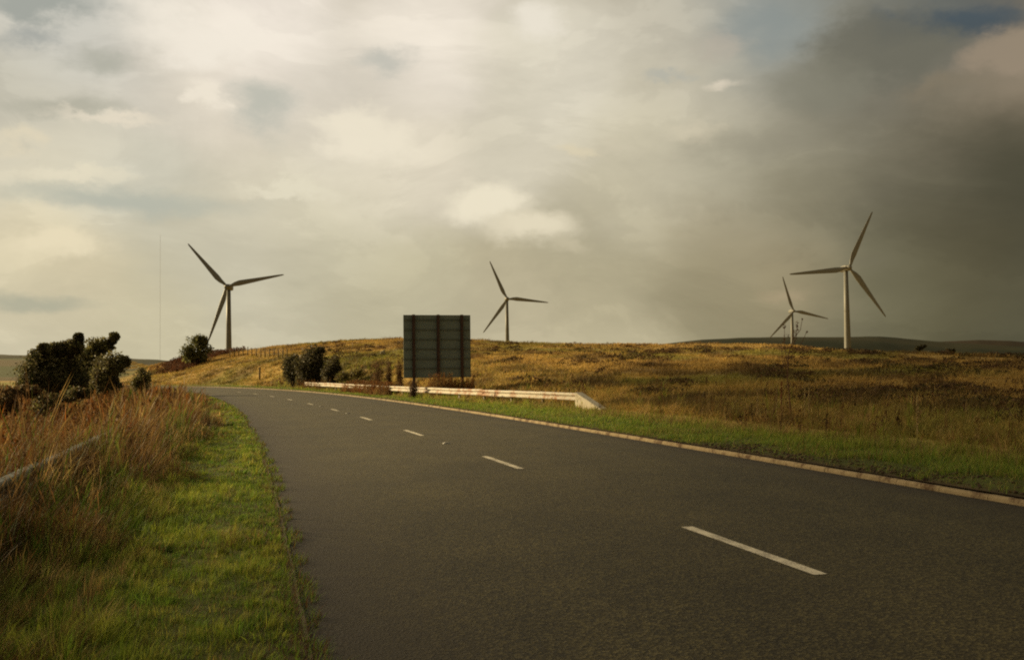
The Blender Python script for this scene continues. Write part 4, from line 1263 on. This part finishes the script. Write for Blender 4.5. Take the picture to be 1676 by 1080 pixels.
# ramped concrete end block
d_ = (nodes[0] - nodes[1]).normalized()
nr = Vector((d_.y, -d_.x, 0))
bm = bmesh.new()
g0 = Vector((nodes[0].x, nodes[0].y, gz1(nodes[0].x, nodes[0].y)))
e0 = g0 + d_ * .10; e1 = g0 + d_ * 2.1
pr_ = []
for off in (-.16, .16):
    pr_.append([bm.verts.new(e0 + nr * off * -1 + Vector((0, 0, z_)) - base) for z_ in (-.1, .64)] + [bm.verts.new(e1 + nr * off * -1 + Vector((0, 0, z_)) - base) for z_ in (.05, -.1)])
for k2 in range(4): bm.faces.new((pr_[0][k2], pr_[0][(k2 + 1) % 4], pr_[1][(k2 + 1) % 4], pr_[1][k2]))
bm.faces.new(pr_[0][::-1]); bm.faces.new(pr_[1])
bmesh.ops.bevel(bm, geom=list(bm.edges), offset=.015, segments=1, affect='EDGES')
bobj('ramped_end', bm, M_CONC, root)

lp = [(float(XL(y_) - 3.0 * COS(y_)), float(y_ + 3.0 * SLOPE(y_) * COS(y_))) for y_ in (6, 10, 14, 18, 22)]
barrier('crash_barrier', 'grey weathered barrier rail half buried in tall grass at the left edge', lp, -1, M_STEEL2, .57)

# ------------------------------------------------------------------ wire fence on the hillside
fp = []
for cx in np.arange(376, 470, 7.2):
    d = float(np.interp(cx, [376, 470], [150, 128]))
    x = (cx - W0 / 2) / F * d
    fp.append(Vector((x, d, gz1(x, d))))
fen = empty('wire_fence', fp[0], 'faint wire fence with thin posts climbing the hillside beside the leftmost turbine', 'fence')
for q_ in fp:
    bm = bmesh.new()
    h_ = random.uniform(1.15, 1.35)
    tube(bm, [q_ - fp[0] - Vector((0, 0, .3)), q_ - fp[0] + Vector((random.uniform(-.04, .04), 0, h_))], [.075, .065], 7)
    bobj('post', bm, M_WOOD, fen)
for hz in (.5, .85, 1.1):
    bm = bmesh.new(); tube(bm, [q_ - fp[0] + Vector((0, 0, hz)) for q_ in fp], [.008] * len(fp), 4); bobj('wire', bm, M_WIRE, fen)
x, y = (424.5 - W0 / 2) / F * 118, 118.
bm = bmesh.new()
tube(bm, [(0, 0, -.3), (0, 0, .8), (.02, 0, 1.45), (.02, 0, 1.5)], [.12, .115, .11, .06], 8)
gp = tag(bobj('gatepost', bm, M_WOOD), 'single dark wooden post on the slope below the faint fence', 'post')
gp.location = (x, y, gz1(x, y))

# boulder on the hillside ---------------------------------------------------------------
bm = bmesh.new()
bmesh.ops.create_icosphere(bm, subdivisions=3, radius=1)
for v in bm.verts:
    c = v.co
    k_ = 1 + .22 * math.sin(3.1 * c.x + 1) * math.cos(2.7 * c.y) + .12 * math.sin(6 * c.z + 4 * c.x) + random.uniform(-.03, .03)
    v.co = Vector((c.x * .36, c.y * .33, max(c.z, -.4) * .30)) * k_
x, y = (626 - W0 / 2) / F * 112, 112.
bo = tag(bobj('boulder', bm, M_ROCK), 'small pale boulder on the hillside just left of the sign', 'boulder')
bo.location = (x, y, gz1(x, y) + .20)

# bare earth scraped up behind the right kerb ---------------------------------------------
cl_v, cl_f = [], []
bm = bmesh.new()
for k_ in range(1100):
    y = RNG.uniform(9.5, 20.5); s = abs(RNG.normal(.45, .35)) + .15
    if vnoise(np.array([y]), np.array([0.]), 1.6, 131)[0] < .38 and random.random() < .7: continue
    x = float(XR(y) + s * COS(y)); yv = float(y - s * SLOPE(y) * COS(y))
    r_ = RNG.uniform(.008, .030)
    tmp = bmesh.ops.create_icosphere(bm, subdivisions=1, radius=r_)
    for v in tmp['verts']:
        v.co = Vector((v.co.x * random.uniform(.8, 1.5), v.co.y * random.uniform(.8, 1.4), v.co.z * .6)) + Vector((x, yv, gz1(x, yv) + r_ * .4))
M_SOIL = mat_noise('loose_soil', (.05, .03, .018), (.09, .055, .032), 12, .95, .5)
tag(bobj('loose_soil', bm, M_SOIL), 'dark loose soil heaped along the back of the right kerb', 'soil', kind='stuff')

# ------------------------------------------------------------------ thin sapling and tall dry stalks
dS = 29.0
bx = (1293 - W0 / 2) / F * dS
bz = gz1(bx, dS)
sap = empty('sapling', (bx, dS, bz), 'thin leggy sapling with a few last brown leaves, in front of the smallest turbine', 'sapling')
b0 = Vector((bx, dS, bz))
def sp(px, py, dd=0.): return at(px, py, dS + dd) - b0
bm = bmesh.new()
tube(bm, [(0, 0, -.1), sp(1293, 660), sp(1289, 620), sp(1290, 585), sp(1296, 560), sp(1300, 540)], [.020, .018, .015, .013, .011, .007], 6)
st_ = bobj('stem', bm, M_STEM, sap)
tw = [((1290, 600), (1284, 570), (1284, 534)), ((1293, 572), (1303, 555), (1305, 528)), ((1297, 556), (1310, 540), (1313, 522)), ((1291, 588), (1310, 565), (1321, 542)), ((1289, 612), (1280, 590), (1279, 566))]
for k_, t_ in enumerate(tw):
    bm = bmesh.new(); tube(bm, [sp(*t_[0]), sp(*t_[1], (-1) ** k_ * .12), sp(*t_[2], (-1) ** k_ * .25)], [.011, .009, .006], 5); bobj('twig', bm, M_STEM, sap)
lv = []
for (lx, ly, sx_, sy_, nn) in ((1284, 534, 2, 5, 9), (1304, 532, 3, 6, 12), (1303, 545, 3, 8, 16), (1313, 523, 1.5, 2.5, 4), (1321, 543, 2, 2.5, 6), (1283, 556, 3, 8, 7), (1300, 560, 5, 8, 8), (1290, 548, 3, 3, 4)):
    for _ in range(nn): lv.append(np.array(sp(lx + RNG.normal(0, sx_ * .6), ly + RNG.normal(0, sy_ * .6), RNG.normal(0, .15))))
v, q_, _, c = leaf_quads(np.array(lv), RNG.uniform(.025, .05, len(lv)), pick([(.17, .085, .035), (.12, .06, .03), (.22, .12, .045)], len(lv)))
link('leaves', np_mesh('leaves', v, q_, None, c), M_WEED, sap)

stalk_spots = [(1237, 27.5, 1.0, 'lone pale dry stalk left of the sapling foot'), (1268, 28.5, .95, 'faint dry stalk between the lone pale one and the sapling'), (1276, 28, 1.15, 'red-tipped dry stalk next to the sapling foot'),
               (1314, 26.5, 1.1, 'pale dry stalk right of the sapling foot, left one of a close pair'), (1321, 27, 1.2, 'tallest pale dry stalk right of the sapling, right one of a close pair'), (1497, 20, .95, 'thin dry stalk by itself on the darker part of the right verge')]
for cx, d, h_, lb in stalk_spots:
    x = (cx - W0 / 2) / F * d
    r_ = empty('dry_stalk', (x, d, gz1(x, d)), lb, 'dry plant', 'tall dry stalks on the right verge')
    bm = bmesh.new()
    tube(bm, [(0, 0, -.05), (.01, 0, h_ * .5), (.03, .01, h_)], [.012, .010, .004], 6)
    m_ = M_STEM if 'red' in lb else bpy.data.materials.get('straw_stem') or mat_noise('straw_stem', (.46, .36, .17), (.54, .43, .22), 15, .8, .1)
    bobj('stem', bm, m_, r_)
    k_ = 130
    u = RNG.uniform(.35, 1, k_)
    pts_ = np.stack([.03 * u * u + RNG.normal(0, .014, k_) * (1.3 - u), RNG.normal(0, .014, k_) * (1.3 - u), h_ * u], -1)
    v, q_, _, c = leaf_quads(pts_, RNG.uniform(.020, .034, k_), pick([(.30, .13, .06)] if 'red' in lb else [(.50, .38, .18), (.42, .31, .14)], k_))
    link('seed_heads', np_mesh('seed_heads', v, q_, None, c), M_WEED, r_)
